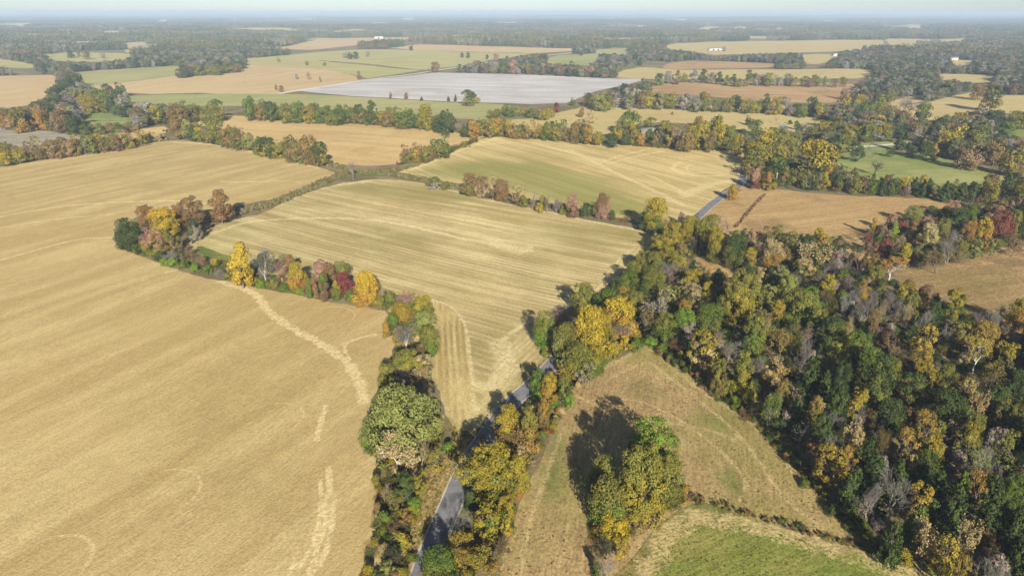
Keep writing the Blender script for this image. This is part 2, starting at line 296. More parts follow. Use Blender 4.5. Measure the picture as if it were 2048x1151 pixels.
FIELDS = [  # object name, material, outline in photograph points, straight-edged?; later ones lie over earlier ones
    ('field', 'verge', [(880, 780), (960, 800), (1040, 750), (1105, 690), (1120, 715), (1040, 800), (975, 885), (925, 965), (895, 1030), (868, 1110), (850, 1200), (780, 1240), (768, 1130), (800, 1090), (815, 1020), (850, 950), (905, 875)], 0),
    ('field', 'A', [(-420, 375), (-150, 350), (0, 334), (120, 314), (250, 294), (345, 281), (420, 287), (520, 305), (600, 325), (665, 343), (660, 352), (600, 378), (545, 398), (490, 408), (425, 418), (330, 420), (262, 438), (228, 465), (236, 492), (290, 515), (340, 535), (400, 552), (470, 566), (560, 584), (650, 601), (720, 612), (775, 625), (790, 660), (788, 700), (772, 748), (748, 790), (738, 835), (742, 885), (756, 935), (762, 990), (778, 1050), (790, 1092), (778, 1160), (765, 1300), (400, 1450), (-350, 1400), (-700, 900), (-600, 560)], 0),
    ('field', 'B', [(372, 482), (392, 466), (450, 444), (520, 428), (560, 408), (610, 386), (690, 365), (760, 359), (850, 366), (920, 384), (1000, 404), (1100, 425), (1210, 446), (1290, 459), (1322, 467), (1318, 484), (1272, 515), (1222, 565), (1185, 590), (1140, 612), (1108, 645), (1082, 690), (1088, 715), (1040, 768), (1008, 800), (982, 832), (955, 858), (928, 860), (900, 846), (884, 800), (866, 755), (862, 700), (866, 640), (845, 606), (800, 588), (740, 585), (660, 575), (560, 552), (480, 530), (410, 512)], 0),
    ('field', 'grass', [(395, 492), (430, 500), (470, 520), (460, 530), (410, 512)], 0),
    ('field', 'Bw', [(862, 596), (910, 628), (930, 662), (938, 710), (944, 770), (948, 820), (930, 845), (905, 838), (888, 795), (872, 750), (868, 700), (872, 645), (855, 610), (800, 585), (820, 582)], 0),
    ('field', 'Be', [(1310, 472), (1312, 486), (1268, 515), (1218, 568), (1182, 592), (1138, 616), (1105, 648), (1084, 690), (1086, 714), (1036, 766), (1004, 798), (978, 828), (955, 850), (960, 810), (985, 740), (1020, 690), (1080, 635), (1150, 600), (1200, 560), (1250, 505)], 0),
    ('field', 'C', [(802, 346), (825, 334), (870, 318), (930, 290), (965, 277), (1040, 270), (1100, 272), (1190, 280), (1300, 291), (1400, 297), (1478, 299), (1484, 330), (1472, 362), (1440, 388), (1405, 420), (1385, 440), (1340, 452), (1250, 440), (1150, 420), (1050, 396), (950, 373), (860, 358)], 0),
#    ('field', 'Cg', [(810, 346), (870, 330), (960, 318), (1060, 318), (1140, 335), (1210, 360), (1260, 385), (1300, 410), (1318, 440), (1250, 438), (1150, 418), (1050, 394), (950, 371), (860, 356)], 0),
    ('field', 'D', [(395, 246), (440, 232), (560, 236), (700, 247), (850, 258), (958, 268), (955, 279), (915, 293), (865, 306), (800, 326), (740, 331), (680, 328), (610, 312), (520, 294), (440, 268)], 0),
    ('field', 'E', [(1395, 440), (1440, 402), (1482, 372), (1560, 379), (1680, 391), (1790, 394), (1890, 403), (1940, 415), (1870, 432), (1780, 452), (1750, 475), (1740, 520), (1700, 510), (1650, 472), (1560, 476), (1500, 470), (1440, 476), (1400, 460)], 0),
    ('field', 'E2', [(1790, 548), (1880, 530), (1960, 508), (2048, 488), (2250, 470), (2300, 640), (2048, 672), (1960, 645), (1905, 606), (1840, 582)], 0),
    ('field', 'E', [(1385, 520), (1420, 512), (1450, 525), (1480, 550), (1520, 572), (1530, 600), (1500, 590), (1450, 565), (1400, 545)], 0),
    ('field', 'F', [(1292, 690), (1322, 700), (1362, 735), (1420, 775), (1480, 820), (1540, 868), (1582, 920), (1622, 970), (1682, 1030), (1742, 1075), (1780, 1092), (1700, 1086), (1600, 1060), (1480, 1030), (1400, 1005), (1330, 1040), (1270, 1110), (1240, 1250), (980, 1280), (1000, 1151), (1012, 1090), (1042, 1000), (1078, 930), (1108, 850), (1140, 775), (1190, 745), (1240, 712)], 0),
    ('field', 'strip', [(1400, 1005), (1480, 1030), (1600, 1060), (1700, 1086), (1790, 1096), (1900, 1160), (1900, 1220), (1235, 1220), (1265, 1115), (1330, 1040)], 0),
    ('field', 'G', [(1275, 1200), (1312, 1092), (1358, 1048), (1400, 1036), (1480, 1046), (1590, 1076), (1720, 1112), (1850, 1160), (1860, 1250), (1290, 1280)], 0),
    ('field', 'H', [(1672, 312), (1740, 302), (1800, 306), (1870, 314), (1935, 330), (2000, 352), (2010, 364), (1960, 374), (1890, 380), (1800, 370), (1700, 352)], 0),
    ('field', 'H', [(1690, 292), (1780, 282), (1850, 274), (1860, 284), (1800, 296), (1720, 305)], 0),
    ('field', 'H', [(1985, 263), (2060, 258), (2150, 256), (2150, 270), (2060, 274), (2000, 271)], 1),
    ('field', 'cot2', [(-200, 245), (0, 253), (90, 262), (168, 276), (70, 291), (0, 300), (-200, 325)], 1),
    ('field', 'D', [(160, 280), (250, 262), (330, 252), (345, 262), (290, 276), (215, 288)], 1),
    ('field', 'H', [(150, 236), (165, 222), (210, 226), (262, 238), (262, 246), (200, 250)], 0),
    ('field', 'pink', [(-300, 156), (0, 152), (105, 150), (122, 158), (104, 178), (84, 200), (60, 210), (0, 218), (-300, 235)], 1),
    ('field', 'gr', [(150, 146), (250, 138), (330, 133), (365, 134), (352, 148), (340, 154), (240, 166), (182, 172), (168, 165)], 0),
    ('field', 'pink', [(182, 172), (240, 166), (345, 153), (480, 141), (500, 128), (580, 128), (700, 148), (730, 160), (600, 182), (560, 188), (470, 190), (400, 186), (300, 188), (262, 186), (190, 186)], 1),
    ('field', 'lg', [(480, 128), (500, 122), (600, 116), (660, 124), (760, 134), (842, 140), (760, 153), (735, 157), (700, 147), (600, 135), (520, 132)], 1),
    ('field', 'lg', [(425, 124), (520, 115), (640, 104), (700, 100), (830, 100), (940, 104), (1060, 108), (1000, 118), (920, 132), (850, 140), (740, 128), (640, 120), (520, 122)], 1),
    ('field', 'pink', [(775, 96), (840, 89), (950, 92), (1195, 99), (1060, 107), (940, 103), (830, 100)], 1),
    ('field', 'pink', [(548, 98), (640, 78), (780, 75), (890, 75), (800, 80), (700, 92), (620, 100)], 1),
    ('field', 'cot', [(590, 181), (735, 160), (870, 145), (1000, 148), (1295, 158), (1240, 172), (1180, 186), (1135, 206), (1060, 208), (930, 204), (700, 192)], 1),
    ('field', 'gr', [(215, 196), (300, 190), (420, 188), (560, 188), (640, 190), (780, 198), (1010, 209), (980, 225), (955, 240), (800, 226), (640, 218), (500, 212), (330, 210)], 0),
    ('field', 'gr', [(1090, 118), (1120, 110), (1200, 107), (1195, 118), (1180, 131), (1100, 128)], 1),
    ('field', 'gr', [(1180, 105), (1200, 99), (1262, 96), (1255, 110), (1200, 108)], 1),
    ('field', 'pas', [(1225, 152), (1260, 138), (1300, 135), (1400, 140), (1720, 138), (1722, 156), (1600, 157), (1400, 158), (1300, 158)], 0),
    ('field', 'red', [(1335, 128), (1380, 122), (1480, 124), (1560, 130), (1500, 136), (1340, 138)], 0),
    ('field', 'red', [(1290, 182), (1340, 166), (1400, 162), (1560, 164), (1705, 168), (1698, 192), (1680, 204), (1560, 204), (1460, 196), (1380, 190)], 0),
    ('field', 'pas', [(1318, 96), (1345, 88), (1420, 84), (1600, 81), (1765, 80), (1772, 98), (1650, 104), (1510, 108), (1430, 110), (1380, 104)], 1),
    ('field', 'pas', [(1775, 82), (1860, 79), (1862, 92), (1780, 96)], 1), ('field', 'pas', [(1880, 79), (1950, 77), (1930, 88), (1890, 92)], 1),
    ('field', 'pas', [(985, 262), (1020, 240), (1070, 236), (1130, 222), (1190, 211), (1330, 209), (1500, 214), (1560, 222), (1650, 238), (1640, 262), (1560, 268), (1500, 262), (1380, 248), (1300, 246), (1210, 268), (1160, 262), (1080, 258)], 0),
    ('field', 'pas', [(1790, 214), (1850, 206), (1900, 193), (1960, 183), (1990, 190), (2100, 192), (2200, 200), (2150, 226), (2040, 228), (1950, 222), (1870, 240), (1830, 240)], 0),
    ('field', 'pas', [(1700, 220), (1760, 208), (1840, 190), (1850, 200), (1790, 214), (1740, 224)], 0),
    ('field', 'pas', [(1600, 112), (1640, 108), (1680, 112), (1660, 122), (1620, 128)], 0),
    ('field', 'pas', [(1870, 150), (1900, 148), (1990, 152), (1980, 166), (1890, 160)], 0), ('field', 'pas', [(1900, 120), (1950, 122), (1935, 132), (1905, 128)], 0),
    ('field', 'lg', [(66, 112), (140, 105), (230, 106), (262, 112), (230, 122), (120, 122)], 0), ('field', 'lg', [(-60, 116), (0, 118), (70, 130), (60, 136), (-60, 128)], 0),
    ('field', 'pink', [(135, 84), (215, 82), (215, 88), (140, 90)], 1), ('field', 'pas', [(245, 88), (290, 84), (285, 96), (265, 112), (250, 102)], 0), ('field', 'cot2', [(268, 92), (330, 88), (325, 98), (268, 102)], 0),
]
for (x0, x1, y0, y1) in [(-40, 66, 47, 54), (68, 136, 31, 35), (143, 172, 52, 58), (430, 585, 55, 60), (640, 702, 62, 66), (800, 832, 37, 41), (1138, 1175, 32, 37), (1262, 1292, 50, 55), (1385, 1438, 53, 61), (1460, 1493, 53, 61),
                         (1545, 1570, 55, 60), (1748, 1778, 51, 57), (1796, 1850, 52, 59), (870, 940, 70, 76), (1225, 1250, 82, 87), (1900, 1990, 36, 39), (300, 350, 40, 43), (560, 640, 36, 39), (970, 1040, 44, 47), (1330, 1380, 38, 41), (1620, 1680, 42, 45), (180, 260, 62, 66), (720, 790, 45, 48)]:
    FIELDS.append(('field', 'pas', [(x0, y1), ((x0 + x1) / 2, y0), (x1, y0 + 1), (x1 - 5, y1 + 1)], 1))

LUSH = [([(815, 345), (870, 333), (960, 322), (1060, 322), (1140, 338), (1210, 360), (1260, 385), (1300, 412), (1318, 438), (1250, 436), (1150, 416), (1050, 392), (950, 369), (860, 354)], 17.), ([(1190, 446), (1280, 462), (1270, 480), (1210, 465)], 5.), ([(640, 378), (760, 366), (860, 374), (960, 398), (900, 410), (780, 400)], 10.), ([(740, 452), (850, 470), (860, 500), (780, 490)], 8.),
        ([(1425, 942), (1465, 935), (1492, 975), (1480, 990), (1440, 968)], 1.6), ([(1255, 757), (1290, 760), (1285, 775), (1252, 770)], 1.4), ([(1240, 770), (1330, 775), (1340, 800), (1260, 800)], 5.), ([(1380, 820), (1450, 830), (1460, 860), (1400, 850)], 5.), ([(1100, 850), (1135, 880), (1110, 1020), (1080, 1000)], 3.), ([(1895, 560), (2010, 520), (2048, 560), (1960, 590)], 10.)]
LUSH = [(np.array([at(*p) for p in q]), sf) for q, sf in LUSH]      # greener ground: outline and softness in metres
rs = random.Random(3)
for _ in range(34):
    x0 = rs.uniform(-60, 2080); y0 = rs.uniform(31, 78); wd = rs.uniform(18, 75) * (y0 / 60); hh = rs.uniform(1.5, 3.2) * (y0 / 50)
    FIELDS.append(('field', rs.choice(['pas', 'lg', 'pink', 'pas', 'gr']), [(x0, y0 + hh), (x0 + wd * .3, y0), (x0 + wd, y0 + .6), (x0 + wd * .9, y0 + hh + .8)], 1))
LAND_POLYS = []      # (name, material, world outline)
for nm, mk, pts, straight in FIELDS:
    wp = np.array([at(*p) for p in pts])
    if not straight: wp = smooth_line(wp, True, 5)
    out = []
    for i in range(len(wp)):
        p, q = wp[i], wp[(i + 1) % len(wp)]; r = np.hypot(*(p + q) / 2); step = max(1.6, .018 * r); n = min(60, max(1, int(np.hypot(*(q - p)) / step)))
        for s in range(n):
            z = p + (q - p) * s / n
            out.append(z + NR.normal(0, .10 * min(step, 6), 2))
    LAND_POLYS.append((nm, mk, np.array(out)))
VISIBLE_FIELDS = [p for _, _, p in LAND_POLYS]
def far_line(line): return line
LAND_POLYS.append(('ditch', 'grass', strip(world_line([(480, 424), (545, 406), (600, 384), (665, 358), (706, 350), (760, 350), (850, 360), (925, 380)], 5), 2.2, 2.2)))
LAND_POLYS.append(('road_shoulder', 'edge', strip(ROAD, 2.0, 2.0)))
LAND_POLYS.append(('road', 'road', strip(ROAD, 1.72, 1.72)))
LAND_POLYS.append(('driveway', 'gravel', strip(LANE, 1.9, 1.9)))
LAND_POLYS.append(('farm_track', 'gravel', strip(FARM_TRACK, 2.6, 2.6)))
LAND_POLYS.append(('pond', 'water', smooth_line([at(*p) for p in [(1558, 250), (1570, 249), (1577, 254), (1574, 260), (1564, 260), (1556, 255)]], True, 4)))

def build_land():
    pts = []; r = 18.0; s = .03
    while r < 90000:
        k_ = s if r < 9000 else .09
        st = max(k_ * r, 1.4); n = int(2.3 * r / st)
        a = np.linspace(-1.15, 1.15, n) + NR.uniform(0, st / r)
        pts.append(np.stack([np.sin(a) * r, np.cos(a) * r], 1) + NR.normal(0, .12 * st, (len(a), 2)))
        b = np.linspace(1.3, 2 * math.pi - 1.3, 40); pts.append(np.stack([np.sin(b) * r, np.cos(b) * r], 1)[::(1 if int(r) % 3 == 0 else 8)])
        r += st
    pts = np.concatenate(pts)
    ex = []
    for line, wd in WASH:
        rr = np.hypot(*line.mean(0))
        if rr > 480: continue
        t = np.linspace(0, len(line) - 1, int(len(line) * 5)); base = np.stack([np.interp(t, np.arange(len(line)), line[:, i]) for i in (0, 1)], 1)
        for o in (0, 1., 2., 3.2):
            ex.append(base + NR.normal(0, .25 + o * wd * .7, base.shape))
    pts = np.concatenate([pts] + ex)
    verts = [Vector(p) for p in pts]; edges = []
    for _, _, p in LAND_POLYS:
        i0 = len(verts); n = len(p); verts += [Vector(q) for q in p]; edges += [(i0 + i, i0 + (i + 1) % n) for i in range(n)]
    V, E, F, ov, oe, of = delaunay_2d_cdt(verts, edges, [], 0, 1e-3, False)
    V = np.array([(v.x, v.y) for v in V]); F = np.array([f for f in F if len(f) == 3])
    z = hgt(V[:, 0], V[:, 1]); V3 = np.column_stack([V, z])
    cen = V[F].mean(1); own = np.full(len(F), -1)
    for i, (_, _, p) in enumerate(LAND_POLYS):
        lo, hi = p.min(0), p.max(0); q = np.nonzero((cen > lo).all(1) & (cen < hi).all(1))[0]
        own[q[inside(cen[q, 0], cen[q, 1], p)]] = i
    wash = np.full(len(V), 60.)
    rr = np.hypot(V[:, 0], V[:, 1])
    for line, wd in WASH: wash = np.minimum(wash, dist_poly(V[:, 0], V[:, 1], line) / wd)
    lush = np.zeros(len(V))
    for q, sf in LUSH:
        dd = dist_poly(V[:, 0], V[:, 1], np.concatenate([q, q[:1]])); dd = np.where(inside(V[:, 0], V[:, 1], q), dd, -dd); lush = np.maximum(lush, np.clip(.5 + dd / (2 * sf), 0, 1))
    for i in [-1] + list(range(len(LAND_POLYS))):
        f = F[own == i]
        if not len(f): continue
        nm, mk = ('ground', 'ground') if i < 0 else LAND_POLYS[i][:2]
        used, inv = np.unique(f, return_inverse=True); f2 = inv.reshape(-1, 3)
        v = V3[used]; a, b, c = v[f2[:, 0]], v[f2[:, 1]], v[f2[:, 2]]
        flip = np.cross(b - a, c - a)[:, 2] < 0; f2[flip] = f2[flip][:, ::-1]
        o = mesh_obj(nm, v, f2, [MAT[mk]], attrs=[('wash', 'POINT', 'FLOAT', wash[used]), ('lush', 'POINT', 'FLOAT', lush[used])], smooth=True)
        tag(o, kind='structure')
        tag(o, label=LAND_LABEL.get(mk, 'open farmland ground between the fields'))
LAND_LABEL = {'A': 'big tan harvested field with pale gully', 'B': 'pale striped stubble field beside the lane', 'Bw': 'headland rows at the narrow corner of the stubble field', 'Be': 'headland rows along the edge of the woods', 'C': 'rolling stubble field beyond the ditch', 'Cg': 'green weedy part of the rolling field', 'D': 'smooth tan field behind the hedgerow', 'E': 'brown cut field beside the lane', 'E2': 'weathered brown field beyond the woods', 'F': 'mown hay meadow around the big tree clump', 'G': 'green pasture inside a curved mown track', 'H': 'green meadow among the trees', 'cot': 'grey cotton field in the distance', 'cot2': 'dark grey cotton field', 'road': 'narrow asphalt country road', 'gravel': 'pale gravel track', 'water': 'small pale farm pond', 'verge': 'dry grass verge along the road', 'grass': 'weedy grass strip', 'edge': 'gravel shoulder of the country road', 'ground': 'leaf-littered ground beneath the trees'}
build_land()
# ---------------------------------------------------------------- foliage materials
def leaf_material(name, source):
    k = NT(name)
    if source == 'object':
        ca = k.n('ShaderNodeObjectInfo').outputs['Color']; cb = k.attr('tint_b', 'OBJECT', 'Color')
        hz = k.attr('up'); tone = k.attr('tone'); patch = k.attr('patch')
        c = k.mix(k.rng(k.math('ADD', k.math('MULTIPLY', hz, .7), k.math('MULTIPLY', patch, .6)), .45, .80), cb, ca)
    else:
        ca = k.attr('tint', 'INSTANCER', 'Color'); tone = k.attr('tone'); hz = k.attr('patch')
        c = k.mix(k.math('MULTIPLY', hz, .35), ca, k.mix(1., ca, (1.25, .9, .7), 'MULTIPLY'))
    c = k.mix(1., c, k.mix(tone, (.72, .74, .74), (1.52, 1.46, 1.28)), 'MULTIPLY')
    d = k.n('ShaderNodeBsdfDiffuse'); k.put(d.inputs[0], c); t = k.n('ShaderNodeBsdfTranslucent'); k.put(t.inputs[0], k.mix(1., c, (1.15, 1.2, .7), 'MULTIPLY'))
    m = k.n('ShaderNodeMixShader'); m.inputs[0].default_value = .14; k.t.links.new(d.outputs[0], m.inputs[1]); k.t.links.new(t.outputs[0], m.inputs[2])
    return k.surf(m.outputs[0])
LEAF = leaf_material('autumn_leaves', 'object'); LEAF_FAR = leaf_material('far_leaves', 'instancer')
def bark_material(name, source):
    k = NT(name)
    ca = k.n('ShaderNodeObjectInfo').outputs['Color'] if source == 'object' else k.attr('tint', 'INSTANCER', 'Color')
    c = k.mix(1., ca, k.mix(k.noise(k.n('ShaderNodeTexCoord').outputs['Object'], 14, 3), (.65, .65, .65), (1.25, 1.25, 1.25)), 'MULTIPLY')
    return k.principled(c, .9, None, .1)
BARK = bark_material('bark', 'object'); BARK_FAR = bark_material('far_bark', 'instancer')

# ---------------------------------------------------------------- tree shapes (unit height, unit crown width)
def unit(v): return v / (np.linalg.norm(v, axis=-1, keepdims=True) + 1e-9)
def leaf_quads(pos, nrm, size, rng):
    """one small tilted leaf spray per point"""
    n = len(pos); r = unit(rng.normal(size=(n, 3))); a = unit(np.cross(nrm, r)); b = np.cross(nrm, a)
    s = size * rng.uniform(.65, 1.35, (n, 1)); e = rng.uniform(.5, .95, (n, 1))
    v = np.stack([pos + a * s, pos + b * s * e, pos - a * s * rng.uniform(.6, 1, (n, 1)), pos - b * s * e], 1).reshape(-1, 3)
    return v, np.arange(4 * n).reshape(-1, 4)
def tube(p, q, r0, r1, sides=5):
    p, q = np.array(p, float), np.array(q, float); d = unit(q - p); u = unit(np.cross(d, (.31, .77, .55))); w_ = np.cross(d, u)
    a = np.arange(sides) * 2 * math.pi / sides; ring = np.cos(a)[:, None] * u + np.sin(a)[:, None] * w_
    v = np.concatenate([p + ring * r0, q + ring * r1]); i = np.arange(sides); j = (i + 1) % sides
    return v, np.stack([i, j, j + sides, i + sides], 1)
class Bag:
    def __init__(s): s.v = []; s.f = []; s.n = 0
    def add(s, v, f): s.v.append(v); s.f.append(f + s.n); s.n += len(v)
    def get(s): return np.concatenate(s.v), np.concatenate(s.f)
def crown(seed, n_leaf, leaf, lobes, shape, z0=.13, width=10., height=13., lump=.30, gaps=.0):
    """leaf sprays on many overlapping boughs; shape(t) gives the crown radius at height t in 0..1"""
    rng = np.random.default_rng(seed); R, H = width / 2, height; zc0 = z0 * H; hc = H - zc0
    cs = []; rs = []
    off = rng.normal(0, .10 * R, 2)
    while len(cs) < lobes:
        t = rng.uniform(.04, .97); rad = shape(t) * R; a = rng.uniform(0, 2 * math.pi); q = rng.uniform(.45, .86) if rng.random() < .78 else rng.uniform(0, .45)
        lr = R * lump * rng.uniform(.65, 1.3) * (.55 + .45 * shape(t))
        k_ = max(rad - lr * .55, 0) * q / .86
        # uneven outline: whole sides of the crown reach out or fall back
        k_ *= 1 + .22 * math.sin(2 * a + seed) * math.sin(3.1 * t + seed * 1.7)
        cs.append((math.cos(a) * k_ + off[0] * t, math.sin(a) * k_ + off[1] * t, min(zc0 + t * hc, H - lr * .7))); rs.append(lr)
    cs = np.array(cs); rs = np.array(rs)
    pick = rng.choice(lobes, n_leaf, p=rs ** 2 / (rs ** 2).sum())
    d = unit(rng.normal(size=(n_leaf, 3))); d[:, 2] += .18; d = unit(d)
    pos = cs[pick] + d * (rs[pick] * rng.uniform(.55, 1.06, n_leaf) ** .6)[:, None] * np.array([1, 1, .85])
    ctr = np.array([0, 0, zc0 + .45 * hc]); out = unit((pos - ctr) / np.array([R, R, hc / 2]))
    keep = ((d * out).sum(1) > -.25) & (pos[:, 2] > zc0 * .4)
    if gaps: keep &= rng.random(n_leaf) > gaps * (rng.random(lobes)[pick] > .5)
    pos, d, out, pick = pos[keep], d[keep], out[keep], pick[keep]; n = len(pos)
    nrm = unit(d * .75 + out * .45 + rng.normal(0, .42, (n, 3)))
    v, f = leaf_quads(pos, nrm, leaf, rng)
    lt = rng.uniform(0, 1, lobes)
    tone = np.clip(.5 + (lt[pick] - .5) * .55 + rng.normal(0, .2, n), 0, 1); patch = rng.uniform(0, 1, lobes)[pick]
    up = np.clip((pos[:, 2] - zc0) / hc, 0, 1)
    v /= np.array([width, width, height])
    return v, f, tone, up, patch, cs / np.array([width, width, height])
def trunk_for(cs, seed, rad=.022, limbs=11, top=.55, width=10., height=13.):
    rng = np.random.default_rng(seed + 99); b = Bag(); lean = rng.normal(0, .02, 2)
    n = 4; pts = [np.array([lean[0] * i / n * 2, lean[1] * i / n * 2, top * i / n - (.012 if i == 0 else 0)]) for i in range(n + 1)]; rr = [rad * (1.25 - .85 * i / n) for i in range(n + 1)]
    for i in range(n): b.add(*tube(pts[i], pts[i + 1], rr[i], rr[i + 1], 6))
    for c in cs[rng.permutation(len(cs))[:limbs]]:
        z = rng.uniform(.22, top * .98); i = min(int(z / top * n), n - 1); s = pts[i] + (pts[i + 1] - pts[i]) * (z / top * n - i)
        mid = s * .45 + np.array(c) * .55 + np.array([0, 0, -.03]); b.add(*tube(s, mid, rad * .5, rad * .3, 4)); b.add(*tube(mid, c, rad * .3, rad * .1, 4))
    return b.get()
def bare(seed, depth=6, spread=.55, ratio=.74, trunk=.24, rad=.016, forks=1, twig=.0016, sides=3, upness=.25):
    """leafless branching tree; returns thick wood, fine twigs and twig tips (unit height and width)"""
    rng = np.random.default_rng(seed); big, fine, tips = Bag(), Bag(), []
    def grow(p, d, ln, r, k_):
        q = p + d * ln; bend = (p + q) / 2 + rng.normal(0, .06 * ln, 3)
        tgt = big if k_ >= depth - 2 else fine; sd_ = 5 if k_ >= depth - 1 else sides
        r1 = max(r * .66, twig)
        tgt.add(*tube(p, bend, r, (r + r1) / 2, sd_)); tgt.add(*tube(bend, q, (r + r1) / 2, r1, sd_))
        if k_ == 0: tips.append(q); return
        for _ in range(2 if rng.random() < .45 else 3):
            nd = unit(d + rng.normal(0, spread, 3) + np.array([0, 0, upness])); grow(q, nd, ln * ratio * rng.uniform(.7, 1.15), r1 * rng.uniform(.6, .85), k_ - 1)
        if k_ >= 2: nd = unit(d + rng.normal(0, spread * 1.4, 3)); grow((bend + q) / 2, nd, ln * ratio * .75, r1 * .5, k_ - 2)
    for i in range(forks):
        a = rng.uniform(0, 6.28); grow(np.array([.02 * math.cos(a) * (forks > 1), .02 * math.sin(a) * (forks > 1), -.015]), unit(np.array([.3 * math.cos(a) * (forks > 1), .3 * math.sin(a) * (forks > 1), 1.])), trunk, rad, depth)
    (bv, bf), (fv, ff) = big.get(), fine.get(); tips = np.array(tips)
    allv = np.concatenate([bv, fv]); h = allv[:, 2].max(); w_ = np.percentile(np.abs(allv[:, :2]), 98) * 2; sc = np.array([1 / w_, 1 / w_, 1 / h])
    return bv * sc, bf, fv * sc, ff, tips * sc
def conifer(seed, n_leaf, leaf, width=6., height=11., power=.8):
    rng = np.random.default_rng(seed); R = width / 2
    nb = 90; bt = rng.uniform(.02, .97, nb); ba = rng.uniform(0, 6.28, nb); br = R * (1 - bt) ** power * rng.uniform(.65, 1.12, nb) + .12
    pick = rng.choice(nb, n_leaf, p=(br + .3) / (br + .3).sum()); s = rng.uniform(.25, 1, n_leaf) ** .7
    p = np.stack([np.cos(ba[pick]) * br[pick] * s, np.sin(ba[pick]) * br[pick] * s, (.05 + .95 * bt[pick]) * height - s * br[pick] * .12 + s ** 2 * br[pick] * .3], 1) + rng.normal(0, .22, (n_leaf, 3)) * (br[pick] / R + .3)[:, None]
    p[:, 2] = np.clip(p[:, 2], .15, height * 1.02)
    out = unit(p * np.array([1, 1, 0]) + np.array([0, 0, .45])); nrm = unit(out + rng.normal(0, .55, p.shape))
    v, f = leaf_quads(p, nrm, leaf, rng); tone = np.clip(.5 + (rng.random(nb)[pick] - .5) * .6 + rng.normal(0, .2, n_leaf), 0, 1)
    cs = np.stack([np.cos(ba) * br * .5, np.sin(ba) * br * .5, (.05 + .95 * bt) * height], 1) / np.array([width, width, height])
    return v / np.array([width, width, height]), f, tone, np.clip(p[:, 2] / height, 0, 1), rng.random(nb)[pick], cs
ROUND = lambda t: math.sqrt(max(0, 1 - (abs(t - .42) / .62) ** 2.3))
OVAL = lambda t: math.sqrt(max(0, 1 - (abs(t - .36) / .66) ** 2)) * (1 - .12 * t)
BUSH = lambda t: math.sqrt(max(0, 1 - (t / 1.02) ** 2))
PROTO = {}; FAR_PROTO = {}
def leafy_proto(key, crown_out, seed, limbs=11, top=.55, rad=.022, bark=True):
    v, f, tone, up, patch, cs = crown_out
    me = mesh_data('crown', v, f, [('tone', 'FACE', 'FLOAT', tone), ('up', 'FACE', 'FLOAT', up), ('patch', 'FACE', 'FLOAT', patch)]); me.materials.append(LEAF)
    tv, tf = trunk_for(cs, seed, rad, limbs, top); tm = mesh_data('trunk', tv, tf, smooth=True); tm.materials.append(BARK)
    PROTO.setdefault(key, []).append([('trunk', tm, 'bark'), ('crown', me, 'leaf')])
def sparse_proto(key, seed, n_leaf, leaf, **kw):
    bv, bf, fv, ff, tips = bare(seed, **kw); rng = np.random.default_rng(seed); n = n_leaf
    pick = rng.choice(len(tips), n); p = tips[pick] + rng.normal(0, 1, (n, 3)) * np.array([.035, .035, .028]); p[:, 2] = np.clip(p[:, 2], .05, 1.02)
    nrm = unit(rng.normal(size=(n, 3)) + np.array([0, 0, .5])); v, f = leaf_quads(p * np.array([10, 10, 13]), nrm, leaf, rng); v /= np.array([10, 10, 13])
    lt = rng.random(len(tips)); tone = np.clip(.5 + (lt[pick] - .5) * .7 + rng.normal(0, .18, n), 0, 1)
    me = mesh_data('crown', v, f, [('tone', 'FACE', 'FLOAT', tone), ('up', 'FACE', 'FLOAT', np.clip(p[:, 2], 0, 1)), ('patch', 'FACE', 'FLOAT', lt[pick])]); me.materials.append(LEAF)
    b = Bag(); b.add(bv, bf); b.add(fv, ff)
    q = b.get(); tm = mesh_data('trunk', *quads_only(q)); tm.materials.append(BARK)
    PROTO.setdefault(key, []).append([('trunk', tm, 'bark'), ('crown', me, 'leaf')])
def quads_only(q): return q
def bare_proto(key, seed, **kw):
    bv, bf, fv, ff, tips = bare(seed, **kw)
    t = mesh_data('trunk', bv, bf); g = mesh_data('twigs', fv, ff); t.materials.append(BARK); g.materials.append(BARK)
    PROTO.setdefault(key, []).append([('trunk', t, 'bark'), ('twigs', g, 'twig')])
for i in range(6): leafy_proto('R', crown(20 + i, 12500, .21, 70 + 6 * i, ROUND, .04, 11, 12, .25 + .02 * (i % 3)), 20 + i)
for i in range(2): leafy_proto('G', crown(30 + i, 24000, .17, 130, ROUND, .02, 12, 11, .19), 30 + i, 16)      # very large tree
for i in range(5): leafy_proto('O', crown(40 + i, 7000, .23, 52, OVAL, .04, 7.5, 13, .34), 40 + i, rad=.026)
for i in range(3): leafy_proto('L', crown(60 + i, 5200, .25, 42, ROUND, .14, 10, 13, .24, .75), 60 + i, 20, .7)     # open, loose crown
for i in range(4): sparse_proto('S', 70 + i, 3000, .26, depth=6, spread=.5, ratio=.76, rad=.018, upness=.22, forks=1 + i % 2)
for i in range(5): bare_proto('B', 80 + i, depth=7, spread=.5, ratio=.78, trunk=.2, rad=.016, forks=1 + i % 2, twig=.0011, upness=.22)
for i in range(3): leafy_proto('C', conifer(90 + i, 8000, .2, 7., 10., power=.5 + .1 * i), 90 + i, 6, .8, .02)
for i in range(4): leafy_proto('U', crown(100 + i, 2400, .2, 26, BUSH, .0, 6, 4.2, .36), 100 + i, 6, .4, .02)
for i in range(3): bare_proto('T', 110 + i, depth=5, spread=.75, ratio=.8, trunk=.12, rad=.012, forks=5, twig=.0022, upness=.15)   # twiggy bush
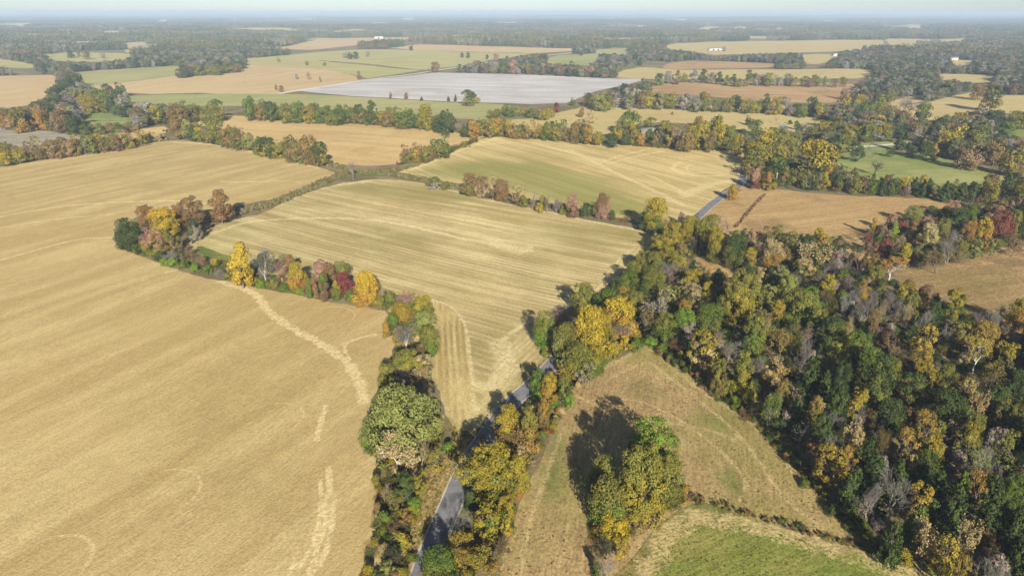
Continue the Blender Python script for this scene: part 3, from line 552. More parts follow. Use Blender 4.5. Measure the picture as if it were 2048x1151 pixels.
# lighter shapes for trees a few hundred metres off
for i in range(5): leafy_proto('r', crown(120 + i, 3000, .36, 48, ROUND, .03, 11, 12, .30), 120 + i, 6)
for i in range(4): leafy_proto('o', crown(130 + i, 2200, .35, 38, OVAL, .03, 7.5, 13, .36), 130 + i, 6, rad=.026)
for i in range(3): leafy_proto('l', crown(140 + i, 1100, .42, 28, ROUND, .12, 10, 13, .26, .7), 140 + i, 12, .7)
for i in range(3): bare_proto('b', 150 + i, depth=5, spread=.55, ratio=.78, trunk=.22, rad=.02, forks=1 + i % 2, twig=.0035, upness=.25)
for i in range(2): leafy_proto('c', conifer(160 + i, 1500, .38), 160 + i, 4, .8, .02)
for i in range(2): leafy_proto('u', crown(170 + i, 600, .36, 18, BUSH, .0, 6, 4.2, .38), 170 + i, 4, .4, .02)
# shapes for the masses nobody could count: the same crowns with their own per-plant colour
far_col = bpy.data.collections.new('plant_shapes')
def far_shape(name, parts):
    b = Bag(); tone = []; patch = []; mi = []
    for me, is_leaf in parts:
        n = len(me.vertices); v = np.zeros(n * 3, np.float32); me.vertices.foreach_get('co', v); f = np.zeros(len(me.loops), np.int32); me.loops.foreach_get('vertex_index', f); f = f.reshape(-1, 4)
        b.add(v.reshape(-1, 3), f); m = len(f)
        for key, arr, dflt in (('tone', tone, .5), ('patch', patch, .5)):
            a = np.full(m, dflt, np.float32)
            if key in me.attributes: me.attributes[key].data.foreach_get('value', a)
            arr.append(a)
        mi.append(np.full(m, 0 if is_leaf else 1, np.int32))
    me = mesh_data(name, *b.get(), [('tone', 'FACE', 'FLOAT', np.concatenate(tone)), ('patch', 'FACE', 'FLOAT', np.concatenate(patch))])
    me.materials.append(LEAF_FAR); me.materials.append(BARK_FAR); me.polygons.foreach_set('material_index', np.concatenate(mi))
    return bpy.data.objects.new(name, me)
def shape_set(name, keys):
    """collection of shapes in alphabetical order"""
    c = bpy.data.collections.new(name); i = 0
    for key in keys:
        for parts in PROTO[key]:
            o = far_shape('%s_%02d' % (name, i), [(m, kd == 'leaf' or kd == 'twig') for _, m, kd in parts]); c.objects.link(o); i += 1
    return c, i
def patch_set(name, count, radius=34., trees=42):
    """pieces of far woodland: many crowns in one piece"""
    c = bpy.data.collections.new(name)
    for i in range(count):
        rng = np.random.default_rng(300 + i); vs_, fs, ts, ps = [], [], [], []; n0 = 0
        for t in range(trees):
            a, rr = rng.uniform(0, 6.28), radius * math.sqrt(rng.uniform(0, 1)); H = rng.uniform(9, 15); W = rng.uniform(7, 12)
            v, f, tone, up, patch, _ = crown(int(rng.integers(1e6)), 130, 1.05, 12, ROUND, .0, 10, 12, .34)
            v = v * np.array([W, W, H]) + np.array([math.cos(a) * rr, math.sin(a) * rr, 0]); vs_.append(v); fs.append(f + n0); n0 += len(v); ts.append(np.clip(tone + rng.normal(0, .25), 0, 1)); ps.append(np.full(len(f), rng.uniform(0, 1) ** 1.5))
        me = mesh_data('%s_%02d' % (name, i), np.concatenate(vs_), np.concatenate(fs), [('tone', 'FACE', 'FLOAT', np.concatenate(ts)), ('patch', 'FACE', 'FLOAT', np.concatenate(ps))]); me.materials.append(LEAF_FAR)
        c.objects.link(bpy.data.objects.new('%s_%02d' % (name, i), me))
    return c, count
def scatter(name, label, pts, scl, tint, shapes, cat=None, rngseed=5):
    """one uncountable mass of plants: points carrying size, turn, colour and shape"""
    c, n = shapes; pts = np.asarray(pts); m = len(pts); rng = np.random.default_rng(rngseed)
    me = mesh_data(name, np.column_stack([pts, hgt(pts[:, 0], pts[:, 1]) - .03]), np.zeros((0, 4), int),
                   [('scl', 'POINT', 'FLOAT_VECTOR', scl), ('turn', 'POINT', 'FLOAT', rng.uniform(0, 6.28, m)), ('idx', 'POINT', 'INT', rng.integers(0, n, m)), ('tint', 'POINT', 'FLOAT_COLOR', np.column_stack([tint, np.ones(m)]))])
    o = bpy.data.objects.new(name, me); col.objects.link(o)
    g = bpy.data.node_groups.new(name, 'GeometryNodeTree'); g.interface.new_socket('Geometry', in_out='INPUT', socket_type='NodeSocketGeometry'); g.interface.new_socket('Geometry', in_out='OUTPUT', socket_type='NodeSocketGeometry')
    N = g.nodes; gi, go = N.new('NodeGroupInput'), N.new('NodeGroupOutput'); ip = N.new('GeometryNodeInstanceOnPoints'); ci = N.new('GeometryNodeCollectionInfo')
    ci.inputs['Collection'].default_value = c; ci.inputs['Separate Children'].default_value = True; ci.inputs['Reset Children'].default_value = True
    def named(nm, ty): x = N.new('GeometryNodeInputNamedAttribute'); x.data_type = ty; x.inputs['Name'].default_value = nm; return x.outputs['Attribute']
    cx = N.new('ShaderNodeCombineXYZ'); L = g.links
    L.new(gi.outputs[0], ip.inputs['Points']); L.new(ci.outputs[0], ip.inputs['Instance']); ip.inputs['Pick Instance'].default_value = True
    L.new(named('idx', 'INT'), ip.inputs['Instance Index']); L.new(named('turn', 'FLOAT'), cx.inputs[2]); L.new(cx.outputs[0], ip.inputs['Rotation']); L.new(named('scl', 'FLOAT_VECTOR'), ip.inputs['Scale'])
    L.new(ip.outputs[0], go.inputs[0])
    md = o.modifiers.new('plants', 'NODES'); md.node_group = g
    tag(o, label, cat, kind='stuff'); return o
# ---------------------------------------------------------------- trees and shrubs one by one
COL = {'g1': ((.048, .068, .023), 'dark green'), 'g2': ((.078, .112, .022), 'green'), 'g3': ((.105, .165, .022), 'bright green'), 'ol': ((.128, .127, .030), 'olive'), 'lo': ((.155, .165, .050), 'pale olive'),
       'yo': ((.20, .165, .024), 'yellow-olive'), 'ye': ((.33, .235, .028), 'yellow'), 'or': ((.27, .145, .034), 'orange'), 'ru': ((.165, .096, .042), 'rust'), 'br': ((.15, .098, .052), 'brown'), 'rd': ((.14, .036, .040), 'dark red'),
       'pk': ((.25, .15, .115), 'pinkish'), 'tn': ((.29, .225, .115), 'tan'), 'gy': ((.20, .18, .155), 'grey'), 'wh': ((.46, .44, .41), 'whitish'), 'dk': ((.065, .058, .042), 'blackish'), 'pu': ((.17, .135, .125), 'purplish grey')}
FORM = {'R': ('round_tree', 'tree', 'round tree'), 'O': ('tall_tree', 'tree', 'narrow tree'), 'L': ('loose_tree', 'tree', 'open tree'), 'S': ('thinning_tree', 'thinning tree', 'half-bare tree'),
        'B': ('bare_tree', 'bare tree', 'leafless tree'), 'C': ('cedar_tree', 'cedar', 'pointed cedar'), 'U': ('shrub', 'shrub', 'bush'), 'T': ('twiggy_shrub', 'shrub', 'leafless bush')}
FORM['G'] = ('spreading_tree', 'tree', 'very large spreading tree')
LOW = {'G': 'r', 'R': 'r', 'O': 'o', 'L': 'l', 'S': 'l', 'B': 'b', 'C': 'c', 'U': 'u', 'T': 'b'}
NAMES = {z: 'hedgerow_tree' for z in 'tip mid hx hy hz west corner ditch fence line bank brow'.split()}; NAMES.update({z: 'woodland_tree' for z in 'wood upper birch purple east copse rusty creek pocket isle plant'.split()})
MUTE = dict(wood=.48, upper=.4, road=.3, birch=.3, east=.15, brow=.35, hz=.35, hy=.4, hx=.25, copse=.3, lawn=.25, fence=.2, farmyard=.2, creek=.4, belt=.15, house=.2, rusty=.25, west=.35)
PLACED = []     # x, y, radius, height of every placed plant
PENDING = []    # waiting for labels
def jit(c, s=.10): 
    q = 1 + RND.uniform(-s, s); return tuple(max(.005, v * q * (1 + RND.uniform(-s * .4, s * .4))) for v in c)
def plant(zone, cx, cy, w, h, kind, ca, cb=None, min_h=0., bark=None):
    """a tree whose crown shows at (cx, cy) w wide and h high in the photograph"""
    z = 4.
    for _ in range(4):
        x, y = at(cx, cy, z); p = ppm(x, y, z) / (1.1 if zone in ('wood', 'upper', 'bend', 'clump') else 1.); d = math.atan2(CAM_H - z, math.hypot(x, y)); R = w / 2 / p; mh = 0. if kind in 'UT' else min_h
        q = (h / 2 / p) ** 2 - (R * math.sin(d)) ** 2
        half = math.sqrt(max(q, (.45 * R) ** 2)) / math.cos(d)
        H = half / .46; H = min(max(H, (.55 if kind in 'UT' else .95) * 2 * R, mh), max((1.3 if kind in 'UT' else 3.4) * 2 * R, mh))
        z = (H - half) if kind not in 'UT' else .5 * H
    r = math.hypot(x, y)
    key = LOW[kind] if r > 330 else kind
    parts = RND.choice(PROTO[key]); nm, cat, form = FORM[kind]
    if kind in 'ROL': nm = NAMES.get(zone, nm)
    e = bpy.data.objects.new(nm, None); col.objects.link(e); e.empty_display_size = .5
    e.location = (x, y, float(hgt(x, y)) - .05); e.rotation_euler = (0, 0, RND.uniform(0, 6.28)); e.scale = (2 * R, 2 * R, H)
    mute = MUTE.get(zone, 0.); soft = lambda c: tuple(np.array(c) * (1 - mute) + np.array(COL['ol'][0]) * mute) if c in [COL[q][0] for q in ('or', 'ru', 'rd', 'pk', 'br', 'ye')] else c
    A = jit(soft(COL[ca][0])); Bc = jit(soft(COL[cb][0])) if cb else jit(soft(COL[ca][0]), .14)
    for pn, me, role in parts:
        o = bpy.data.objects.new(pn, me); col.objects.link(o); o.parent = e
        if role == 'leaf': o.color = (*A, 1); o['tint_b'] = [float(v) for v in Bc]
        elif kind in 'BT': o.color = (*(COL['gy'][0] if ca == 'wh' and role == 'twig' else A), 1)
        else: o.color = (*(COL[bark][0] if bark else (.14, .115, .09)), 1)
    PLACED.append((x, y, R, H))
    cw = COL[ca][1] + (' and ' + COL[cb][1] if cb and cb != ca and kind not in 'BT' else '')
    PENDING.append((e, zone, cx, cw, form, cat)); return e
ZONES = {}
def zone(key, phrase, data, group=None, min_h=0.):
    ZONES[key] = (phrase, group or 'trees ' + phrase)
    for ln in data.strip().replace('\n', ';').split(';'):
        t = ln.split()
        if len(t) < 6: continue
        plant(key, *[float(v) for v in t[:4]], t[4], t[5], t[6] if len(t) > 6 and t[6] != '-' else None, min_h, t[7] if len(t) > 7 else None)
def row(key, phrase, pts, n, wpx, hpx, kinds, cols, spread=3., min_h=0., group=None):
    ZONES[key] = (phrase, group or 'trees ' + phrase)
    p = np.array(pts, float); s = np.concatenate([[0], np.cumsum(np.hypot(*np.diff(p, axis=0).T))])
    for i in range(n):
        t = (i + RND.uniform(.1, .9)) / n * s[-1]; x, y = np.interp(t, s, p[:, 0]), np.interp(t, s, p[:, 1]); f = RND.uniform(.72, 1.25)
        k_ = RND.choice(kinds); ca = RND.choice(cols); cb = RND.choice(cols) if RND.random() < .5 else None
        h = hpx * f * RND.uniform(.85, 1.15)
        plant(key, x, y + RND.uniform(-spread, spread) - (h - hpx) / 2, wpx * f * (1.1 if k_ == 'R' else .8), h, k_, ca, cb, min_h)

zone('tip', 'in the hedgerow clump in the tan field', '''
261 465 62 58 R g1; 290 431 38 42 R ru; 325 443 66 56 R ye yo; 383 424 56 64 R br ru; 357 428 38 46 R br; 308 483 48 48 R pk yo; 345 484 38 52 L ol br
388 456 34 44 R g1 gy; 372 500 30 30 B br; 346 512 32 26 T gy; 318 512 26 22 U g1; 328 522 20 15 U g3; 343 524 24 17 U g3; 368 528 22 16 U g2; 391 534 24 18 U g3; 378 512 30 22 T br; 404 522 30 24 T pk; 414 538 24 18 U g2; 270 495 18 12 U g2; 300 505 18 12 U g2''')
zone('lone', 'standing apart beside the weedy ditch', '439 409 48 66 O ru br; 448 432 24 20 U g1; 425 436 18 14 U g2')
zone('mid', 'in the colourful hedgerow bordering the striped field', '''
480 526 50 88 O ye ye; 470 548 22 30 L ye; 526 528 42 74 B wh; 532 532 36 50 S g1 gy; 429 524 16 16 L ye; 440 545 22 22 T gy; 452 552 18 14 U ol; 505 560 26 20 U yo; 522 566 24 17 U g3; 560 544 34 46 B pk; 580 526 26 40 O ru; 591 552 40 56 R yo or; 603 562 32 30 R ru or
545 566 26 20 U ol; 570 574 22 16 U g2; 600 580 26 14 U g3; 628 570 18 48 O br ru; 647 571 24 56 O g2 br; 641 537 32 38 O pk; 659 546 30 40 R ru br; 680 538 36 38 R lo ol; 690 566 40 46 R rd rd; 672 578 20 40 O yo g2; 618 574 14 40 O g2; 731 575 58 68 R ye or
700 590 26 22 U g2; 716 601 26 20 U yo; 745 602 28 22 U g2; 761 603 26 24 U ol; 780 598 24 34 O ol g1; 810 596 40 28 T pk; 768 584 26 20 T tn''')  # the dark green and grey half-bare tree is added to fill a shaded gap
zone('neck', 'in the narrow belt behind the biggest tree', '''
845 610 50 40 R yo ol; 803 626 46 40 R yo or; 786 646 34 44 R g2 g1; 772 657 18 32 O or yo; 848 645 58 52 R lo lo; 858 680 42 62 R ol g2; 811 676 52 74 B wh; 795 672 28 40 L or yo; 838 700 30 36 T br; 812 718 66 48 R ol yo; 850 730 44 46 L tn lo
773 748 42 46 R ol; 806 752 42 40 T gy; 790 735 36 40 R ol g2; 842 752 36 34 S tn ol''')
zone('belt', 'in the belt between tan field and road', '''
802 834 156 134 G lo lo; 864 852 62 72 R lo ol; 742 872 46 56 R lo g2; 793 906 84 84 S tn tn wh; 842 908 60 70 B tn; 862 884 44 40 L ol br; 870 918 40 50 L ol yo; 895 895 30 24 U g3; 808 972 50 58 R g1 g2; 768 985 36 50 B tn; 836 975 40 48 L yo ol; 752 960 24 34 U ol
828 1010 36 36 R g3 yo; 809 1034 34 38 L or br; 770 1036 30 42 U g2; 795 1050 36 34 T br; 802 1076 38 34 U yo g2; 785 1106 38 42 T dk; 776 1134 38 36 L lo; 756 1015 24 28 U br; 790 1000 36 36 S ol br; 830 950 36 40 T tn; 850 950 28 32 L yo; 815 1000 30 34 T gy''')
zone('road', 'along the right side of the road', '''
1078 768 42 56 R g2 g3; 1098 776 40 66 O yo or; 1128 778 34 54 R ol g1; 1113 806 30 26 U g2; 1138 800 22 26 U g3; 1015 842 60 72 R yo or; 1061 857 46 82 O ol or; 1087 824 30 46 R or br; 1031 874 52 44 S br or; 965 876 22 16 L or; 1045 905 40 40 L tn yo
976 936 128 114 G yo ol; 1034 948 48 72 R yo; 980 1036 86 82 L yo g2; 1012 1012 40 50 R yo ye; 912 1048 58 58 B gy; 927 1084 48 44 S ye tn; 877 1126 84 78 R g2 ol; 956 1122 64 60 S yo or; 985 1136 36 40 L or yo; 1012 1052 26 40 L ye; 940 1000 30 36 U g1; 1000 1090 36 40 T br''')
zone('bend', 'in the clump where road enters woods', '''
1092 658 44 62 R ol g3; 1166 599 50 60 R ol yo; 1122 630 30 28 T pk; 1214 604 62 50 R g2 g2; 1238 634 80 70 R ye or; 1180 664 76 88 R ye yo; 1129 682 48 66 R ol lo; 1155 716 66 58 R ol yo; 1193 716 40 52 R yo g2; 1127 724 28 42 L ol; 1172 735 50 36 L ol gy
1250 686 28 28 L ye; 1227 698 32 28 U yo; 1298 682 34 20 U g3; 1326 694 24 18 U g2; 1246 666 42 46 B gy; 1270 690 26 20 U g2; 1212 660 40 60 R yo ol''')
zone('clump', 'in the isolated clump on the hay meadow', '''
1310 892 98 98 R g3 ol; 1341 945 46 74 R ol lo; 1284 958 112 130 G ol yo; 1205 946 58 68 R ol g2; 1216 1004 78 88 R ol g2; 1232 1046 62 44 R ye yo; 1203 1054 36 34 L or ye; 1345 992 40 42 R ol g1; 1370 988 26 36 L or yo; 1272 1036 50 40 L yo br
1217 1088 42 42 T dk; 1242 1096 32 42 L yo ye; 1210 1132 32 42 B gy; 1196 1140 26 30 U g2; 1296 1015 40 34 U yo; 1388 993 14 12 U g1''')
zone('wood', 'in the dark woods east of the hay meadow', '''
1420 634 50 52 R g2 ol; 1479 590 74 92 G ol yo; 1437 568 50 42 R g1 g2; 1540 594 44 46 R lo ol; 1577 571 36 42 R lo yo; 1597 614 72 68 R ol g2; 1620 598 38 44 R g3 g2; 1557 618 28 42 O yo or; 1511 668 52 72 R ol g2; 1408 703 60 76 L yo tn; 1635 642 42 52 R ol g2
1666 661 48 52 R g1 ol; 1716 691 56 54 R g2 yo; 1485 744 42 82 O ol yo; 1549 739 50 56 L tn or; 1568 786 36 56 O ru ol; 1622 750 46 74 C g1; 1650 770 36 60 C g1 g2; 1670 713 40 58 O ol ru; 1757 760 62 104 R g1 ol; 1743 722 46 52 R g2 ol; 1825 774 58 58 R g1 ol
1784 738 38 46 R ol; 1712 797 48 48 L yo br; 1631 816 34 50 O ru ol; 1890 818 84 70 R g1 ol; 1928 780 44 54 L yo tn; 1957 794 32 32 S tn; 1849 688 46 78 L ye or; 1856 744 44 46 S yo; 1893 750 42 46 R ol br; 1972 664 68 48 R or ru; 1957 706 50 66 S ye or wh; 2019 713 46 50 L yo ol
1922 662 58 42 L ol br; 1909 609 44 62 R yo g2; 1656 574 32 54 O ye yo; 1726 586 22 50 O or yo; 1812 582 42 34 L yo; 1606 702 38 52 B gy; 1716 826 30 52 B wh; 1457 706 46 56 B gy; 1514 736 30 56 B gy; 1565 678 40 44 S br ye; 1530 640 40 40 S br; 1590 660 34 40 T br
1440 735 36 36 R ol br; 1452 775 26 34 U ol; 1500 790 30 30 U yo; 1470 800 20 16 U g3; 1520 815 26 26 T br; 1545 800 30 34 S g2; 1600 800 34 50 C g1; 1690 745 40 46 R g1; 1680 800 40 50 R g1 g2; 1660 840 36 40 T gy; 1780 820 50 54 R g1; 1830 720 40 40 T br; 1800 700 44 36 T tn
1680 890 50 46 B wh; 1620 868 50 52 T gy; 1663 932 66 78 L ye or; 1700 916 32 52 L or yo; 1646 848 38 44 R g1; 1716 868 38 52 S tn; 1773 878 42 58 B ru; 1819 884 44 58 L or tn; 1856 845 52 50 L or ol; 1935 890 56 82 L yo lo; 1951 852 42 48 R ol; 2014 892 52 62 L ol; 1866 895 42 54 R yo g2
1749 948 62 84 C g1; 1704 976 52 84 C g1 g2; 1786 988 62 92 B wh; 1743 992 38 72 B gy; 1844 998 54 62 L ye or; 1838 1034 52 54 C g2; 1878 968 50 60 C g1; 1925 968 42 56 C g2; 1910 1014 62 86 C g1; 1985 978 52 66 C g1; 2027 978 38 54 R g2; 1980 1030 62 88 C g1; 1936 1054 40 44 S tn
1966 908 36 44 B gy; 1978 930 50 46 B gy; 1888 1108 54 82 L ye yo; 1862 1070 46 50 S tn; 1836 1086 42 46 T tn; 1990 1130 52 56 B wh; 2038 1112 48 84 C g1; 1930 1125 34 34 L or; 1790 1062 44 50 C g1; 1780 1104 32 28 U g2; 1742 1094 26 20 U g2; 1812 1112 34 30 U yo; 2030 840 50 60 R ol g1
2000 800 50 56 R g1 br; 2036 770 44 56 R g1; 1990 745 40 40 S br; 1960 960 40 44 L or br; 2034 1040 44 56 C g1; 1740 900 36 46 C g1; 1800 940 40 50 C g1 g2; 1770 820 36 40 T gy; 1860 930 40 44 R g1''', min_h=8.5)
zone('birch', 'in the pale thicket within the woods', '''
1692 612 30 54 B gy; 1708 600 28 62 B wh; 1724 622 30 64 B gy; 1742 606 30 64 B gy; 1760 624 32 66 B tn; 1775 604 30 62 B gy; 1792 622 32 66 B gy; 1810 628 32 60 B tn; 1745 644 28 50 S br; 1700 648 30 46 B tn; 1828 612 34 50 S ol; 1850 640 40 44 B gy; 1868 622 36 44 R g1; 1885 655 34 36 B gy; 1948 635 34 34 T pu; 1985 630 34 40 B gy; 2006 622 36 36 T tn; 2040 618 42 48 R yo or''', min_h=9)
zone('upper', 'in the mixed woods below the lane', '''
1376 461 32 54 R yo; 1340 475 50 56 R yo ol; 1414 467 38 62 R ol yo; 1437 489 40 58 R yo ol; 1425 445 30 30 R ol or; 1394 475 26 42 T pu; 1385 443 42 26 R lo; 1470 501 42 58 R g1 ol; 1502 481 24 42 O pk; 1500 515 28 44 O yo br; 1546 505 48 52 R tn or; 1542 470 38 34 L br ol; 1558 464 18 26 R ol
1582 477 32 32 L ol; 1618 482 34 26 R g1; 1638 474 22 38 O yo; 1646 484 24 32 R ye or; 1572 513 22 38 O ru; 1598 511 22 36 O pk; 1622 507 66 46 S tn ol; 1562 546 38 34 L lo; 1612 537 40 38 L tn yo; 1520 551 38 36 L tn yo; 1574 566 34 34 R yo lo; 1388 557 48 38 R yo ol
1336 509 36 38 R yo ol; 1310 561 46 46 R ol g2; 1308 526 40 44 R ol g2; 1334 598 46 52 L lo tn; 1363 576 26 38 L lo ye; 1386 588 42 42 L tn lo; 1381 612 56 28 L or br; 1371 634 48 38 R g3 g2; 1416 586 36 46 R yo ol; 1310 622 42 52 S gy br; 1340 541 44 42 B gy; 1255 564 52 46 R g2 ol; 1305 569 46 52 R ol g2
1333 656 42 52 R ol g2; 1251 583 32 22 L or; 1290 522 42 38 R ol yo; 1270 545 40 40 R ol; 1356 530 40 36 R yo; 1364 500 34 36 L br yo; 1322 488 40 34 R yo ol; 1270 600 40 36 R ol g2; 1290 640 36 40 S br gy; 1355 650 36 36 R g2; 1312 428 48 60 R ye g2; 1290 440 30 28 R g1; 1332 445 20 24 T tn''', min_h=7)
zone('purple', 'in the purplish thicket behind the woods', '''
1660 530 46 36 B pu; 1700 536 52 42 B pu; 1680 512 40 32 B gy; 1640 552 40 38 B pu; 1690 565 44 36 B pu; 1725 545 36 36 B pu; 1672 492 28 28 B pk; 1640 590 40 36 B br; 1600 560 36 34 B pu; 1730 480 26 30 B pk; 1665 600 36 30 T br; 1455 455 30 38 B pu; 1435 440 22 26 B pu''', min_h=6)
zone('east', 'in the wood between two brown fields', '''
1827 428 38 36 R lo ol; 1906 414 38 30 R pk; 1939 429 34 46 R g2 g1; 1912 436 54 40 R g1; 1804 458 28 36 O rd pk; 1787 464 22 40 O g3 yo; 1758 462 34 42 B pk; 1750 441 13 14 R ye; 1854 449 30 38 O pk; 1830 451 20 30 O ru; 1856 471 38 52 R tn ol; 1885 458 34 48 R ol
1811 508 28 46 O yo; 1741 489 34 38 L rd br; 1772 493 26 38 O rd; 1733 467 26 32 B pk; 1743 524 40 40 R ru ol; 1783 533 46 48 S or tn wh; 1752 552 42 42 R ol br; 1909 475 28 40 B gy; 1900 499 52 40 B gy; 1880 512 52 28 S br; 1837 506 30 42 L ol; 1937 460 28 40 R or br
1967 466 36 68 O ye or; 2007 452 52 62 R rd; 1998 420 56 42 R br pk; 1955 490 28 26 L lo; 1986 488 28 26 L lo; 2033 446 24 56 O ol; 2050 430 40 60 R g1; 1800 490 30 36 L ru br; 1920 500 34 36 R ol br; 1868 430 36 36 R g1 br; 1785 440 24 24 R pk; 1770 530 30 30 T br; 1720 520 28 30 B pk; 1850 520 40 24 T br; 1940 500 34 28 U ol; 2030 488 40 34 L br''', min_h=7)
zone('fence', 'in the row below the green meadow', '''
1511 355 24 40 O pk rd; 1500 345 30 32 T br; 1537 360 24 36 O or yo; 1549 372 13 15 U yo; 1569 350 22 38 O ol ru; 1563 337 32 28 R g1; 1590 353 26 32 R ol; 1614 358 28 36 S ol gy; 1636 362 24 34 L ol; 1651 359 22 34 O yo; 1659 341 18 32 O or; 1682 361 24 34 R g1 ol; 1700 364 22 32 L gy; 1714 369 24 34 R ol
1731 371 20 30 L br; 1748 372 20 30 R g2; 1767 373 20 32 C g1; 1788 367 28 40 R g1; 1811 365 28 34 R ye yo; 1831 369 22 34 C g1; 1847 367 22 34 R yo ol; 1858 372 20 34 C g1; 1872 385 26 24 L ol; 1893 381 26 40 C g1; 1909 386 18 28 R ol; 1926 382 28 40 C g1; 1950 383 26 40 R g1; 1974 369 42 46 R br ol; 2022 370 50 52 R g1; 2050 375 36 56 R yo g1; 1990 388 34 36 R yo ol''', min_h=5)
zone('oak', 'in the huge group at the lane corner', '''
1520 300 70 62 R yo ol; 1560 288 50 62 R ol yo; 1503 307 36 38 R g3 g2; 1533 272 42 28 R ye yo; 1588 292 34 52 R ol; 1635 316 84 74 R yo ol; 1662 322 34 48 R ol; 1620 300 40 34 R or yo; 1510 325 44 30 R ol br; 1555 325 40 26 R g2''')
zone('young', 'standing alone beside the lane', '1466 383 22 30 R yo or; 1476 380 10 14 T pk')
zone('lawn', 'on the lawn above the green meadow', '''
1748 335 28 28 T dk; 1715 302 30 36 R g1; 1742 298 30 26 B gy; 1781 303 19 15 R g1; 1802 281 28 34 C g1; 1825 299 24 22 R g1; 1855 303 32 32 R g1; 1871 301 20 32 O or yo; 1902 276 54 58 R ye yo; 1900 258 28 26 R or; 1938 309 48 52 R br pk; 1954 285 46 48 R ol; 1993 302 42 52 R br; 2026 320 48 54 R yo br; 2044 298 40 44 R br
1770 262 34 34 R yo g2; 1735 262 36 38 R ol g2; 1700 268 34 36 R yo ol; 1690 285 30 34 R ol lo; 1860 250 34 34 R ol; 1880 252 30 36 R g1; 1830 262 30 34 R br ol; 1840 280 24 26 R g1; 1970 260 44 36 R ol g2; 2010 262 40 36 R g2; 1925 240 40 30 L yo; 1960 232 40 34 L gy; 1990 236 40 34 R g1; 2030 240 40 36 R ol; 1672 258 28 32 R ol''')
zone('farmyard', 'among the trees around the barn and pond', '''
1805 229 42 32 R rd; 1780 225 30 28 R pk rd; 1846 223 38 34 R g2 g1; 1812 205 44 26 B gy; 1735 222 40 36 R g2 ol; 1765 206 44 36 R ol; 1705 230 30 28 R pk rd; 1670 240 28 28 R pk ol; 1690 212 26 42 L ye tn; 1718 205 30 34 R yo; 1690 184 18 26 R pk; 1594 250 14 16 R g1; 1600 260 20 26 R g1; 1625 262 24 32 R g1 ol; 1612 256 26 26 B gy; 1600 272 20 30 B wh
1660 270 26 30 R ol; 1580 244 10 8 U g1; 1553 240 16 14 T gy; 1515 252 34 28 R g2; 1497 240 14 18 R g1; 1545 268 28 26 R ol; 1560 262 20 20 L ol; 1650 255 40 26 R yo br; 1735 240 36 28 R br; 1755 245 36 30 R ye ol; 1985 195 44 46 R g1 yo; 1960 180 34 26 R ru; 1840 265 30 28 L gy''')
row('hx', 'in the hedgerow ending at the ditch', [(345, 258), (390, 262), (440, 272), (500, 284), (560, 297), (600, 303), (648, 308)], 21, 31, 37, 'RRROLB', ['g2', 'ol', 'yo', 'ru', 'br', 'g1', 'lo'])
row('hy', 'in the green hedgerow behind the smooth tan field', [(490, 218), (560, 224), (640, 228), (720, 228), (780, 234), (840, 238), (900, 246)], 46, 27, 34, 'RRRO', ['g2', 'ol', 'g2', 'yo', 'g1', 'ol', 'ru'])
row('hz', 'in the hedgerow behind the rolling field', [(925, 255), (980, 254), (1040, 257), (1100, 262), (1160, 266), (1200, 272)], 32, 26, 34, 'RRRROOL', ['g2', 'ol', 'yo', 'ru', 'br', 'g1', 'or'])
zone('corner', 'in the short hedgerow at the rolling field corner', '815 306 30 34 R ru ol; 836 302 30 38 R ru yo; 850 308 24 32 O ol; 878 291 46 44 R g2 ol; 862 304 24 28 R ol br; 897 298 24 18 U g1; 910 294 22 14 T br; 930 288 22 12 U ol')
zone('ditch', 'in the hedgerow between striped and rolling fields', '''937 368 36 42 R br ol; 965 372 34 38 R br tn; 985 374 28 42 L tn br; 1003 379 32 40 R br ru; 1035 388 30 38 L tn br; 1066 398 18 38 B gy; 1048 402 20 22 U ol; 1085 402 22 24 U ol; 1095 406 20 34 B gy; 1113 408 24 28 T gy; 1146 410 28 44 R pk br; 1172 420 28 24 U g1; 1192 418 30 30 S lo br; 1206 411 32 48 R br pk
870 366 42 20 U ol gy; 892 371 24 14 U ol; 1128 418 20 20 U ol; 1225 428 18 16 U g1; 1080 415 18 18 U yo''')
zone('dead', 'standing dead where the ditches meet', '705 337 24 40 B gy')
zone('house', 'around the grey-roofed house', '''
1262 244 46 44 R g2 yo; 1235 262 26 32 R ol yo; 1252 275 24 26 R g1; 1282 279 21 24 R or; 1272 272 22 30 R ol yo; 1298 270 20 26 R g2; 1312 278 18 26 R br; 1330 262 34 40 R ol g2; 1240 250 24 30 R pk; 1225 278 30 22 R g1; 1300 248 30 26 R ol; 1345 270 30 40 R yo''')
row('copse', 'in the dense copse beside the house', [(1350, 268), (1390, 270), (1430, 272), (1480, 282)], 20, 26, 40, 'RRRROL', ['g2', 'ol', 'yo', 'ru', 'br', 'g1', 'pk'], 14)
row('west', 'in the hedgerow beside the dark cotton field', [(8, 305), (60, 302), (120, 295), (180, 289), (240, 279), (290, 273)], 24, 27, 32, 'RRROL', ['br', 'pk', 'ol', 'yo', 'g2', 'br', 'ru'])
zone('westend', 'at the corner of the dark cotton field', '10 296 34 26 R g2 ye; 8 318 26 26 R ye ol; 36 310 30 30 R yo lo; 300 272 30 16 U tn yo; 320 274 26 14 U tn')
row('rusty', 'in the russet wood beside small meadow', [(0, 232), (40, 236), (80, 232), (120, 236), (145, 246)], 20, 30, 36, 'RRRRO', ['br', 'ru', 'or', 'pk', 'g2', 'ol', 'br', 'g1'], 9)
row('low', 'in the low hedge below the small meadow', [(152, 256), (200, 256), (262, 254)], 9, 19, 17, 'RRO', ['ol', 'br', 'g2', 'g1'], 2)
row('creek', 'in the creek trees behind russet wood', [(150, 200), (200, 205), (250, 212), (300, 226), (340, 228), (400, 222), (450, 218)], 26, 28, 30, 'RRRRL', ['g2', 'ol', 'g1', 'yo', 'gy', 'br'], 7)
